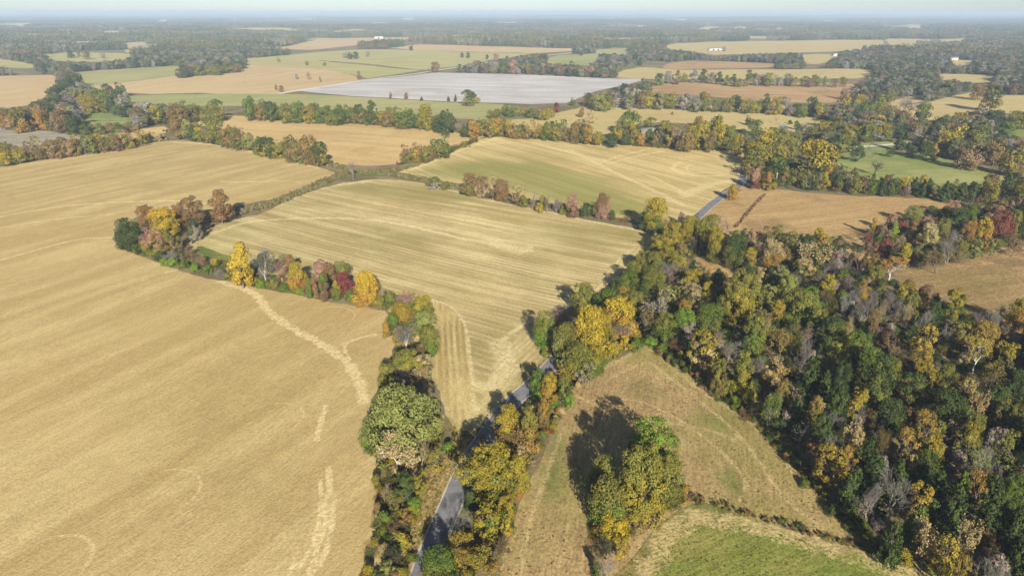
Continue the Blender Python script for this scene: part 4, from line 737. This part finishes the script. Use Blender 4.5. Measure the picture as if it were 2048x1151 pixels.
row('pocket', 'in the distant wooded spur', [(105, 190), (120, 178), (140, 166), (152, 156)], 9, 26, 26, 'RRR', ['ol', 'g1', 'gy', 'g1'], 5)
zone('grove', 'in the small grove on the distant green field', '182 180 18 18 R gy; 192 184 16 14 R br; 215 180 26 24 R g1 br; 240 178 24 26 R g1 g2; 228 188 16 14 R g1')
row('isle', 'in the dark grove between the distant fields', [(355, 146), (390, 142), (430, 138), (480, 134)], 14, 17, 17, 'RRR', ['g1', 'ol', 'g1', 'br'], 2)
row('plant', 'in the thicket beside the dry pasture', [(975, 228), (1010, 224), (1060, 222), (1080, 230), (1110, 226)], 13, 18, 18, 'RRO', ['yo', 'ol', 'lo', 'g2'], 3)
row('brow', 'in the tree line above the barn pasture', [(1190, 205), (1250, 200), (1320, 200), (1380, 204), (1440, 206), (1500, 208), (1560, 212), (1610, 216), (1650, 218)], 36, 24, 28, 'RRRROL', ['yo', 'ol', 'g2', 'lo', 'br', 'gy', 'g1', 'yo'], 4)
row('line', 'in the row behind the reddish field', [(1320, 156), (1400, 152), (1470, 160), (1540, 158), (1600, 160), (1690, 162)], 24, 20, 22, 'RRRO', ['g1', 'ol', 'lo', 'gy', 'br'], 2)
row('bank', 'in the row behind the grey field', [(945, 132), (1000, 134), (1060, 136), (1120, 138), (1200, 142)], 26, 17, 19, 'RRRB', ['g1', 'pk', 'ol', 'br', 'gy'], 2)
zone('far', 'standing alone in the distant fields', '''
938 193 34 26 R g1 yo; 956 200 12 12 R yo; 867 133 22 18 R br; 700 110 14 11 R g1; 712 110 14 12 R g1; 735 108 10 9 R gy; 690 109 12 10 R gy; 718 150 10 16 O br; 617 151 9 13 O pk; 552 174 7 10 O ol; 561 177 11 12 R br; 822 96 10 9 R g1; 924 110 8 9 R g1; 936 110 9 10 R g1; 974 114 8 9 R g1; 993 114 15 12 R pk
1086 117 19 15 R g1; 1162 105 10 10 R g1; 1014 116 9 8 R g1; 1040 114 9 9 R gy; 781 190 7 12 O br; 812 191 10 12 R br; 843 197 8 8 C g1; 897 197 8 9 C g1; 911 195 8 13 C g1; 141 107 16 13 R g1; 158 107 9 10 R ol; 171 108 18 13 R ol; 205 110 11 11 R gy; 70 119 16 15 R g1; 91 119 16 17 R g1; 557 120 8 8 R yo; 614 126 8 8 R ol; 649 128 8 7 R ol; 594 153 8 9 R gy; 640 158 5 10 O ol
1146 203 14 14 R g2; 1176 198 26 24 R g1 ol; 1190 208 20 20 R ol; 1163 224 12 18 O ru; 1115 214 14 18 R rd; 1180 228 30 18 L tn; 1448 97 9 9 R gy; 1345 226 6 5 U g1''')

ORD = ['leftmost', 'second', 'third', 'fourth', 'fifth', 'sixth', 'seventh', 'eighth', 'ninth', 'tenth', 'eleventh', 'twelfth', 'thirteenth', 'fourteenth', 'fifteenth', 'sixteenth', 'seventeenth', 'eighteenth', 'nineteenth', 'twentieth']
def name_plants():
    by = {}
    for q in PENDING: by.setdefault((q[1], q[3], q[4]), []).append(q)
    for (z, cw, form), qs in by.items():
        ph, grp = ZONES[z]; qs.sort(key=lambda q: q[2]); n = len(qs)
        for i, (e, _, _, _, _, cat) in enumerate(qs):
            if n == 1: lab = '%s %s %s' % (cw, form, ph)
            elif i == 0: lab = 'leftmost %s %s %s' % (cw, form, ph)
            elif i == n - 1: lab = 'rightmost %s %s %s' % (cw, form, ph)
            else: lab = '%s from left %s %s %s' % (ORD[i], cw, form, ph)
            if len(lab.replace('-', ' ').split()) > 16: lab = lab.replace(' from left', '').replace('in the ', 'in ', 1)
            tag(e, lab, cat, grp)
name_plants()
# ---------------------------------------------------------------- masses of plants nobody could count
from_px = lambda pts: np.array([at(*p) for p in pts])
PL = np.array(PLACED)
def in_fields(p, grow=0.):
    r = np.zeros(len(p), bool)
    for f in VISIBLE_FIELDS + [q for n, _, q in LAND_POLYS if n in ('road', 'driveway', 'pond', 'farm_track')]:
        lo, hi = f.min(0), f.max(0); q = np.nonzero(~r & (p > lo).all(1) & (p < hi).all(1))[0]
        if len(q): r[q] = inside(p[q, 0], p[q, 1], f)
    return r
def spread(poly, step, keep=1., rng=NR):
    lo, hi = poly.min(0), poly.max(0); gx, gy = np.meshgrid(np.arange(lo[0], hi[0], step), np.arange(lo[1], hi[1], step))
    p = np.stack([gx.ravel(), gy.ravel()], 1) + rng.uniform(-.5, .5, (gx.size, 2)) * step
    p = p[inside(p[:, 0], p[:, 1], poly)]; return p[rng.random(len(p)) < keep]
def tints(n, names, rng=NR, s=.2):
    c = np.array([COL[k][0] for k in names]); t = c[rng.integers(0, len(c), n)]; return t * rng.uniform(1 - s, 1 + s, (n, 1)) * rng.uniform(.95, 1.05, (n, 3))
SH_UNDER = shape_set('understory_shape', ['u', 'b', 'l']); SH_FAR = shape_set('woodland_shape', ['r', 'o', 'l']); SH_BUSH = shape_set('bush_shape', ['u'])
SH_DETAIL = shape_set('undergrowth_shape', ['U', 'T', 'l'])
SH_PATCH = patch_set('wood_piece', 4)
def size3(n, w0, w1, h0, h1, rng=NR):
    w_ = rng.uniform(w0, w1, n); return np.column_stack([w_, w_, rng.uniform(h0, h1, n)])
# understory of the woods
woods = [[(1235, 600), (1290, 530), (1330, 500), (1400, 545), (1480, 600), (1560, 610), (1650, 570), (1700, 560), (1790, 565), (1850, 595), (1930, 650), (2060, 690), (2200, 760), (2250, 1300), (1960, 1230), (1800, 1105), (1695, 1035), (1600, 930), (1550, 868), (1485, 818), (1370, 738), (1325, 700), (1285, 688), (1245, 660)],
         [(1310, 490), (1345, 455), (1390, 440), (1450, 480), (1560, 478), (1650, 478), (1720, 520), (1780, 560), (1700, 590), (1600, 600), (1540, 590), (1480, 548), (1440, 520), (1390, 515), (1360, 530)],
         [(1720, 480), (1790, 455), (1880, 430), (1960, 412), (2150, 395), (2150, 470), (1960, 505), (1880, 528), (1790, 545)],
         [(1500, 378), (1560, 376), (1700, 388), (1880, 400), (2100, 400), (2100, 375), (1880, 382), (1720, 360), (1660, 330), (1500, 340)]]
pts = np.concatenate([spread(from_px(q), 3.1, .8) for q in woods]); pts = pts[~in_fields(pts)]
scatter('understory', 'tangled understory of saplings and brush beneath the woods', pts, size3(len(pts), 2.2, 4.6, 1.5, 5.5), tints(len(pts), ['br', 'ol', 'g1', 'g1', 'gy', 'ol', 'g2', 'pu', 'g1', 'g2'], s=.25) * .9, SH_DETAIL)
# the woods go on past the frame
a = spread(from_px([(2075, 700), (2500, 640), (2900, 800), (2800, 1350), (2120, 1350), (2100, 1000)]), 5.6, .9); a = a[~in_fields(a)]
scatter('woodland', 'woods continuing east of the dark wood', a, size3(len(a), 5.5, 9, 8, 13), tints(len(a), ['ol', 'g1', 'g2', 'yo', 'br', 'g1', 'ol']), SH_FAR)
# brush under the hedgerows and along the verges
strips = [([(245, 485), (300, 505), (380, 520), (450, 540), (540, 562), (640, 580), (720, 596), (790, 600)], 3.2, ['g2', 'g3', 'ol', 'br', 'g1', 'tn']), ([(812, 600), (800, 640), (822, 690), (810, 750), (795, 830), (802, 900), (797, 960), (788, 1040), (780, 1110), (770, 1160)], 3.4, ['ol', 'yo', 'g2', 'br', 'g1', 'tn', 'lo']),
          ([(1145, 740), (1105, 800), (1060, 870), (1010, 950), (985, 1040), (940, 1110), (910, 1200)], 3.6, ['ol', 'yo', 'br', 'tn', 'g2', 'or']), ([(1100, 720), (1130, 700), (1160, 680), (1215, 700), (1290, 680)], 3., ['ol', 'g2', 'yo', 'g3']),
          ([(1205, 1060), (1230, 1080), (1260, 1030), (1330, 1000), (1380, 985)], 2.4, ['yo', 'ol', 'br', 'g2']), ([(1390, 998), (1470, 1020), (1560, 1046), (1640, 1072), (1720, 1092), (1790, 1100)], 1.3, ['br', 'br', 'ol', 'g2', 'dk']),
          ([(330, 262), (400, 272), (480, 292), (560, 308), (660, 328)], 3.5, ['ol', 'br', 'g2', 'tn']), ([(480, 228), (640, 240), (780, 246), (900, 262), (1000, 272), (1200, 284), (1350, 296), (1480, 300)], 4., ['g1', 'ol', 'g2', 'br']),
          ([(0, 325), (120, 306), (240, 288), (330, 276)], 3.5, ['br', 'ol', 'g2']), ([(1530, 388), (1505, 415), (1470, 455)], 1.1, ['br', 'br', 'dk', 'tn']), ([(930, 380), (1000, 395), (1100, 415), (1210, 435), (1300, 452)], 1.8, ['ol', 'br', 'g1', 'tn']),
          ([(790, 330), (860, 318), (915, 296), (955, 280)], 2.5, ['ol', 'br', 'g1']), ([(1320, 700), (1420, 778), (1545, 868), (1620, 970), (1700, 1045), (1790, 1100)], 1.8, ['g2', 'ol', 'g1', 'br'])]
P_, T_, S_ = [], [], []
for q, hw, names in strips:
    pl = world_line(q, 4); small = hw < 1.5; a = spread(strip(pl, hw * (.6 if small else 1), hw * (.6 if small else 1)), .6 if small else 1.25, .75); P_.append(a); T_.append(tints(len(a), names)); S_.append(size3(len(a), 1.0, 2.6, .5, 1.9) * (.42 if small else 1))
P_, T_, S_ = np.concatenate(P_), np.concatenate(T_), np.concatenate(S_)
k_ = ~inside(P_[:, 0], P_[:, 1], [q for n, _, q in LAND_POLYS if n == 'road'][0]); P_, T_, S_ = P_[k_], T_[k_], S_[k_]
scatter('undergrowth', 'low tangled brush growing along the hedgerows and verges', P_, S_, T_, SH_DETAIL)
# grey-green weeds filling the ditch
dl = [[(476, 428), (545, 408), (600, 386), (665, 358), (706, 349), (760, 347), (850, 360), (925, 380)], [(660, 330), (690, 338), (706, 348)], [(760, 347), (800, 338), (830, 330)]]
a = np.concatenate([spread(strip(world_line(q, 5), 3.2, 3.2), .95, .85) for q in dl])
scatter('ditch_weeds', 'grey-green weeds filling the winding ditch', a, size3(len(a), .9, 1.8, .6, 1.5), tints(len(a), ['gy', 'lo', 'ol', 'gy', 'br'], s=.15) * np.array([.85, .92, .75]), SH_BUSH)
# rows of trees in the middle distance and the woods beyond, out to the horizon
def noise2(p, s, seed):
    r = np.random.default_rng(seed); ph = r.uniform(0, 6.28, (6, 2)); k = r.normal(0, 1 / s, (6, 2)); return sum(np.sin(p @ k[i] + ph[i, 0]) for i in range(6)) / 6
def ring(r0, r1, step, half=.86):
    n = int(half * (r1 * r1 - r0 * r0) / step ** 2); r = np.sqrt(NR.uniform(r0 * r0, r1 * r1, n)); a = NR.uniform(-half, half, n); return np.stack([np.sin(a) * r, np.cos(a) * r], 1)
def clear(p, H=9.):
    ok = ~in_fields(p)
    for f in (.55, 1.): ok &= ~in_fields(p * (CAM_H / (CAM_H - H * f)))     # leave the near edges of the fields open
    return p[ok]
sec = ring(430, 640, 7.5); mids = [from_px(q) for q in [[(1490, 300), (1500, 270), (1660, 232), (1700, 200), (1720, 150), (2250, 150), (2300, 330), (2010, 350), (1900, 318), (1760, 300), (1600, 312)], [(1200, 285), (1240, 240), (1330, 245), (1480, 262), (1490, 298), (1330, 290)], [(-250, 250), (-200, 205), (150, 200), (340, 205), (480, 205), (400, 240), (250, 262), (130, 262)], [(1180, 215), (1320, 190), (1480, 198), (1680, 212), (1670, 230), (1500, 215), (1330, 212)]]]
keep = np.zeros(len(sec), bool)
for m in mids: keep |= inside(sec[:, 0], sec[:, 1], m)
p1 = clear(sec[keep]); p2 = clear(ring(640, 1500, 8.0)); p2 = p2[(noise2(p2, 90, 3) > -.42) | (NR.random(len(p2)) < .1)]
pf = np.concatenate([p1, p2]); d = np.sqrt(((pf[:, None, :] - PL[None, :, :2]) ** 2).sum(2)).min(1); pf = pf[d > 3.5]
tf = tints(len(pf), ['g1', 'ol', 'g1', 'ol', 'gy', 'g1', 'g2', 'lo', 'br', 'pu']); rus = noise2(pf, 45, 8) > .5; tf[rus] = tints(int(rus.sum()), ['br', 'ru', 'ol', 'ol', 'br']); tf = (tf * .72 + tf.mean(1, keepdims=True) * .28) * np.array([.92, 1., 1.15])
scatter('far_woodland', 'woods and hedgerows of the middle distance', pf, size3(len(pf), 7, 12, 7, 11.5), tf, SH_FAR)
def clear_wide(p, R, H=8.):
    ok = np.ones(len(p), bool)
    for a in range(6): ok &= ~in_fields(p + R * np.array([math.cos(a * 1.047), math.sin(a * 1.047)]))
    p = p[ok]; return clear(p, H)
p3 = clear_wide(ring(1480, 3200, 40), 24); p3 = p3[noise2(p3, 160, 5) > -.55]
p4 = clear_wide(ring(3150, 9000, 88), 50); p4 = p4[noise2(p4, 420, 6) > -.6]; p5 = ring(8900, 26000, 300); p5 = p5[noise2(p5, 1500, 7) > -.6]
pp = np.concatenate([p3, p4, p5]); s3 = np.concatenate([np.full(len(p3), 1.), np.full(len(p4), 2.1), np.full(len(p5), 6.)])
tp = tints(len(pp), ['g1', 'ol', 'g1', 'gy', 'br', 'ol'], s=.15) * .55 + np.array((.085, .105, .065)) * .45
scatter('horizon_woodland', 'hazy woodland reaching to the horizon', pp, np.column_stack([s3, s3, NR.uniform(.85, 1.15, len(pp))]), tp, SH_PATCH)
# tufts of dry grass on the meadow and green clumps on the pasture
tv = []; 
def tuft_shape(name, seeds, n=26):
    c = bpy.data.collections.new(name)
    for i, s in enumerate(seeds):
        rng = np.random.default_rng(s); p = rng.normal(0, .22, (n, 3)); p[:, 2] = rng.uniform(.1, .75, n); nr = unit(np.column_stack([rng.normal(0, 1, (n, 2)), rng.uniform(-.1, .8, n)]))
        v, f = leaf_quads(p, nr, .20, rng); me = mesh_data('%s_%d' % (name, i), v, f, [('tone', 'FACE', 'FLOAT', rng.uniform(.1, .9, n)), ('patch', 'FACE', 'FLOAT', rng.uniform(0, 1, n))]); me.materials.append(LEAF_FAR); c.objects.link(bpy.data.objects.new(me.name, me))
    return c, len(seeds)
SH_TUFT = tuft_shape('tuft_shape', [1, 2, 3, 4])
fm = {}
for n, m, p in LAND_POLYS: fm.setdefault(m, p)
a = spread(fm['F'], .62, .26); ka = noise2(a, 5, 21) * .5 + noise2(a, 16, 22); a = a[(ka > -.25) & (np.hypot(a[:, 0], a[:, 1]) < 175)]
ga = noise2(a, 7, 23) > .15; ta = tints(len(a), ['tn', 'tn', 'br', 'lo'], s=.25) * .95; ta[ga] = tints(int(ga.sum()), ['ol', 'lo', 'tn', 'yo'], s=.25)
scatter('meadow_tufts', 'dry grass tufts scattered over the hay meadow', a, size3(len(a), .25, .5, .08, .25), ta, SH_TUFT)
a = spread(fm['G'], .5, .3); a = a[np.hypot(a[:, 0], a[:, 1]) < 130]
scatter('pasture_tufts', 'green grass clumps on the pasture', a, size3(len(a), .2, .42, .07, .2), tints(len(a), ['g2', 'g3', 'lo', 'yo', 'ol', 'g2'], s=.3), SH_TUFT)
a = np.concatenate([spread(q, .6, .7) for n, m, q in LAND_POLYS if m in ('verge',)]); a = a[~inside(a[:, 0], a[:, 1], [q for n, _, q in LAND_POLYS if n == 'road_shoulder'][0])]; b = [q for n, m, q in LAND_POLYS if m == 'B'][0]; a = a[~inside(a[:, 0], a[:, 1], b)]
scatter('verge_grass', 'dry unmown grass along the road verge', a, size3(len(a), .4, .8, .12, .4), tints(len(a), ['tn', 'br', 'ol', 'lo', 'tn'], s=.25), SH_TUFT)
# ---------------------------------------------------------------- buildings, animals, pole
def plain(name, c, rough=.8, scale=3., amt=.2, metal=0.):
    k = NT(name); n = k.noise(k.n('ShaderNodeTexCoord').outputs['Object'], scale, 4, .6)
    return k.principled(k.mix(n, tuple(v * (1 - amt) for v in c), tuple(v * (1 + amt) for v in c)), rough, k.bump(n, .15, .05), .3, metal)
def ribbed(name, c):
    k = NT(name); tc = k.n('ShaderNodeTexCoord').outputs['Object']; wv = k.math('SINE', k.math('MULTIPLY', k.vmath('DOT_PRODUCT', tc, (1, 0, 0)), 12.)); n = k.noise(tc, .8, 4, .6)
    return k.principled(k.mix(n, tuple(v * .8 for v in c), tuple(v * 1.15 for v in c)), .45, k.bump(wv, .5, .05), .4)
M_WHITE, M_GREY, M_TIN, M_DARK, M_WOOD, M_GLASS = plain('white_siding', (.55, .53, .50)), plain('grey_shingle', (.20, .195, .19), .9, 6.), ribbed('tin_roof', (.48, .49, .50)), plain('dark_opening', (.03, .028, .025)), plain('weathered_wood', (.26, .21, .16)), plain('window_glass', (.06, .08, .10), .15)
M_HIDE = plain('black_hide', (.022, .018, .016), .7)
CUBE = np.array([[0, 3, 2, 1], [4, 5, 6, 7], [0, 1, 5, 4], [1, 2, 6, 5], [2, 3, 7, 6], [3, 0, 4, 7]])
def box_vf(x0, x1, y0, y1, z0, z1): return np.array([[x0, y0, z0], [x1, y0, z0], [x1, y1, z0], [x0, y1, z0], [x0, y0, z1], [x1, y0, z1], [x1, y1, z1], [x0, y1, z1]], float), CUBE
def part(name, vf, mat, parent): return mesh_obj(name, vf[0], vf[1], [mat], parent)
def gable(name, label, px, py, L, D, wall_h, roof_h, rot, wall_m, roof_m, openings=(), cat='house', chimney=False, open_from=None):
    x, y = at(px, py); e = bpy.data.objects.new(name, None); col.objects.link(e); e.location = (x, y, float(hgt(x, y))); e.rotation_euler = (0, 0, rot); tag(e, label, cat)
    a, d = L / 2, D / 2; xe = a if open_from is None else open_from
    v = np.array([[-a, -d, -.3], [xe, -d, -.3], [xe, d, -.3], [-a, d, -.3], [-a, -d, wall_h], [xe, -d, wall_h], [xe, d, wall_h], [-a, d, wall_h], [-a, 0, wall_h + roof_h], [xe, 0, wall_h + roof_h]])
    f = [[0, 1, 5, 4], [2, 3, 7, 6], [3, 0, 4, 8, 7], [1, 2, 6, 9, 5]]
    mesh_obj('wall', v, f, [wall_m], e)
    o = .45; t = .16
    for sgn in (-1, 1):
        yo, zo = sgn * (d + o), wall_h - roof_h * o / d + .05; pr = wall_h + roof_h + .05
        q = np.array([[-a - o, yo, zo], [a + o, yo, zo], [a + o, 0, pr], [-a - o, 0, pr]]); vv = np.concatenate([q, q + np.array([0, 0, t])]); fo = CUBE if sgn < 0 else CUBE[:, ::-1]
        r = mesh_obj('roof_slope', vv, fo, [roof_m], e)
    if open_from is not None:
        for xx in np.linspace(open_from + 2.2, a - .15, 3):
            for yy in (-d + .15, d - .15): part('post', box_vf(xx - .12, xx + .12, yy - .12, yy + .12, -.3, wall_h), M_WOOD, e)
    for nm, xc, w_, z0, z1 in openings:
        p = part(nm, box_vf(xc - w_ / 2, xc + w_ / 2, -d - .06, -d + .05, z0, z1), M_GLASS if nm == 'window' else M_DARK, e)
        if nm == 'window':
            for z in (z0 - .05, z1 + .05): part('frame', box_vf(xc - w_ / 2 - .1, xc + w_ / 2 + .1, -d - .1, -d - .005, z - .05, z + .05), M_WHITE, p)
    if chimney: part('chimney', box_vf(a * .4, a * .4 + .8, -.4, .4, wall_h + roof_h * .4, wall_h + roof_h + 1.1), plain('brick_red', (.25, .11, .08)), e)
    return e
WN = [('window', -4, 1.1, 1., 2.2), ('window', -1.8, 1.1, 1., 2.2), ('door', .3, 1., 0., 2.1), ('window', 2.6, 1.1, 1., 2.2), ('window', 4.6, 1.1, 1., 2.2)]
gable('barn', 'open-sided grey tin barn on the dry pasture', 1511, 223, 11.5, 7, 3.0, 1.3, -.18, plain('pale_tin_wall', (.50, .50, .50)), M_TIN, [('doorway', -2.9, 2.4, 0, 2.4)], 'barn', open_from=-.8)
gable('farmhouse', 'grey-roofed house half hidden in the hedgerow trees', 1303, 268, 14, 8, 2.8, 2.3, -.1, plain('tan_brick', (.36, .27, .2)), M_GREY, WN, 'house', True)
gable('white_farmhouse', 'white house behind the tree line beyond the reddish field', 1711, 134, 15, 9, 3, 2.2, .2, M_WHITE, M_GREY, WN)
gable('white_barn', 'long low white barn at the edge of the distant pale field', 1431, 101, 30, 12, 3.2, 1.6, .05, M_WHITE, M_TIN, [('doorway', -6, 4, 0, 2.8), ('doorway', 4, 4, 0, 2.8)], 'barn')
gable('white_farmhouse', 'white house beside the red tree in the distant woods', 1905, 120, 14, 9, 3.2, 2.2, -.3, M_WHITE, M_GREY, WN)
gable('white_farmhouse', 'small white house in the distant woods above the tan strip', 1672, 112, 13, 9, 3, 2, .1, M_WHITE, M_TIN, WN)
gable('pale_farm_building', 'pale farm building beyond the long distant tan field', 758, 77, 26, 14, 4, 2.5, .1, M_WHITE, M_TIN, [('doorway', 0, 5, 0, 3.5)], 'barn')
def cow_mesh():
    b = Bag(); ring = 8; pr = [(-1.05, 1.0, .12, .16), (-.95, 1.05, .30, .36), (-.5, 1.02, .36, .42), (.1, .98, .38, .46), (.6, 1.05, .34, .42), (.85, 1.15, .2, .28), (1.1, 1.32, .14, .18), (1.25, 1.42, .15, .17), (1.5, 1.3, .11, .12), (1.68, 1.2, .08, .09)]
    v = np.array([[x, math.cos(t) * ry, z + math.sin(t) * rz] for x, z, ry, rz in pr for t in np.arange(ring) * 2 * math.pi / ring]); f = []
    for i in range(len(pr) - 1):
        for j in range(ring): f.append([i * ring + j, i * ring + (j + 1) % ring, (i + 1) * ring + (j + 1) % ring, (i + 1) * ring + j])
    b.add(v, np.array(f))
    for x in (-.8, .62):
        for yy in (-.2, .2):
            k_ = .1 if x < 0 else -.04; b.add(*tube((x, yy, .85), (x - k_, yy, .42), .13, .075, 6)); b.add(*tube((x - k_, yy, .44), (x, yy, 0.0), .07, .06, 6))
    b.add(*tube((-1.05, 0, 1.2), (-1.15, 0, .55), .04, .03, 4))
    for sgn in (-1, 1): b.add(*tube((1.28, sgn * .1, 1.52), (1.22, sgn * .32, 1.54), .06, .02, 4))
    return b.get()
cv, cf = cow_mesh(); cme = mesh_data('cow', cv, cf, smooth=True); cme.materials.append(M_HIDE)
for i, (px, py, rz, lab) in enumerate([(1627, 241, .3, 'leftmost black cow grazing on the barn pasture'), (1631, 242, 2.6, 'second black cow from left on the barn pasture'), (1636, 243, -.5, 'third black cow from left on the barn pasture'), (1642, 246, 1.9, 'rightmost black cow near the pink trees on the pasture')]):
    o = bpy.data.objects.new('cow', cme); col.objects.link(o); x, y = at(px, py); o.location = (x, y, float(hgt(x, y))); o.rotation_euler = (0, 0, rz); tag(o, lab, 'cow', 'cows on the barn pasture')
x, y = at(1551, 372); e = bpy.data.objects.new('utility_pole', None); col.objects.link(e); e.location = (x, y, float(hgt(x, y))); tag(e, 'thin pale pole beside the orange tree at the lane', 'pole')
pv, pf_ = tube((0, 0, -.4), (0, 0, 6.4), .13, .09, 8); part('pole', (pv, pf_), plain('pale_pole', (.62, .6, .56)), e); part('cross_arm', box_vf(-.7, .7, -.06, .06, 5.9, 6.05), M_WOOD, e)
# haze
hb = 60000.; hx = np.array([[-hb, -hb, -25], [hb, -hb, -25], [hb, hb, -25], [-hb, hb, -25], [-hb, -hb, CAM_H + 8], [hb, -hb, CAM_H + 8], [hb, hb, CAM_H + 8], [-hb, hb, CAM_H + 8]])
k = NT('haze_air'); vp = k.n('ShaderNodeVolumePrincipled'); vp.inputs['Color'].default_value = (.50, .64, .83, 1); vp.inputs['Density'].default_value = HAZE; vp.inputs['Anisotropy'].default_value = -.05
k.t.links.new(vp.outputs[0], k.out.inputs['Volume'])
ho = mesh_obj('haze', hx, np.array([[3, 2, 1, 0], [4, 5, 6, 7], [0, 1, 5, 4], [1, 2, 6, 5], [2, 3, 7, 6], [3, 0, 4, 7]]), [k.m]); tag(ho, 'pale autumn haze hanging over the farmland', kind='stuff')
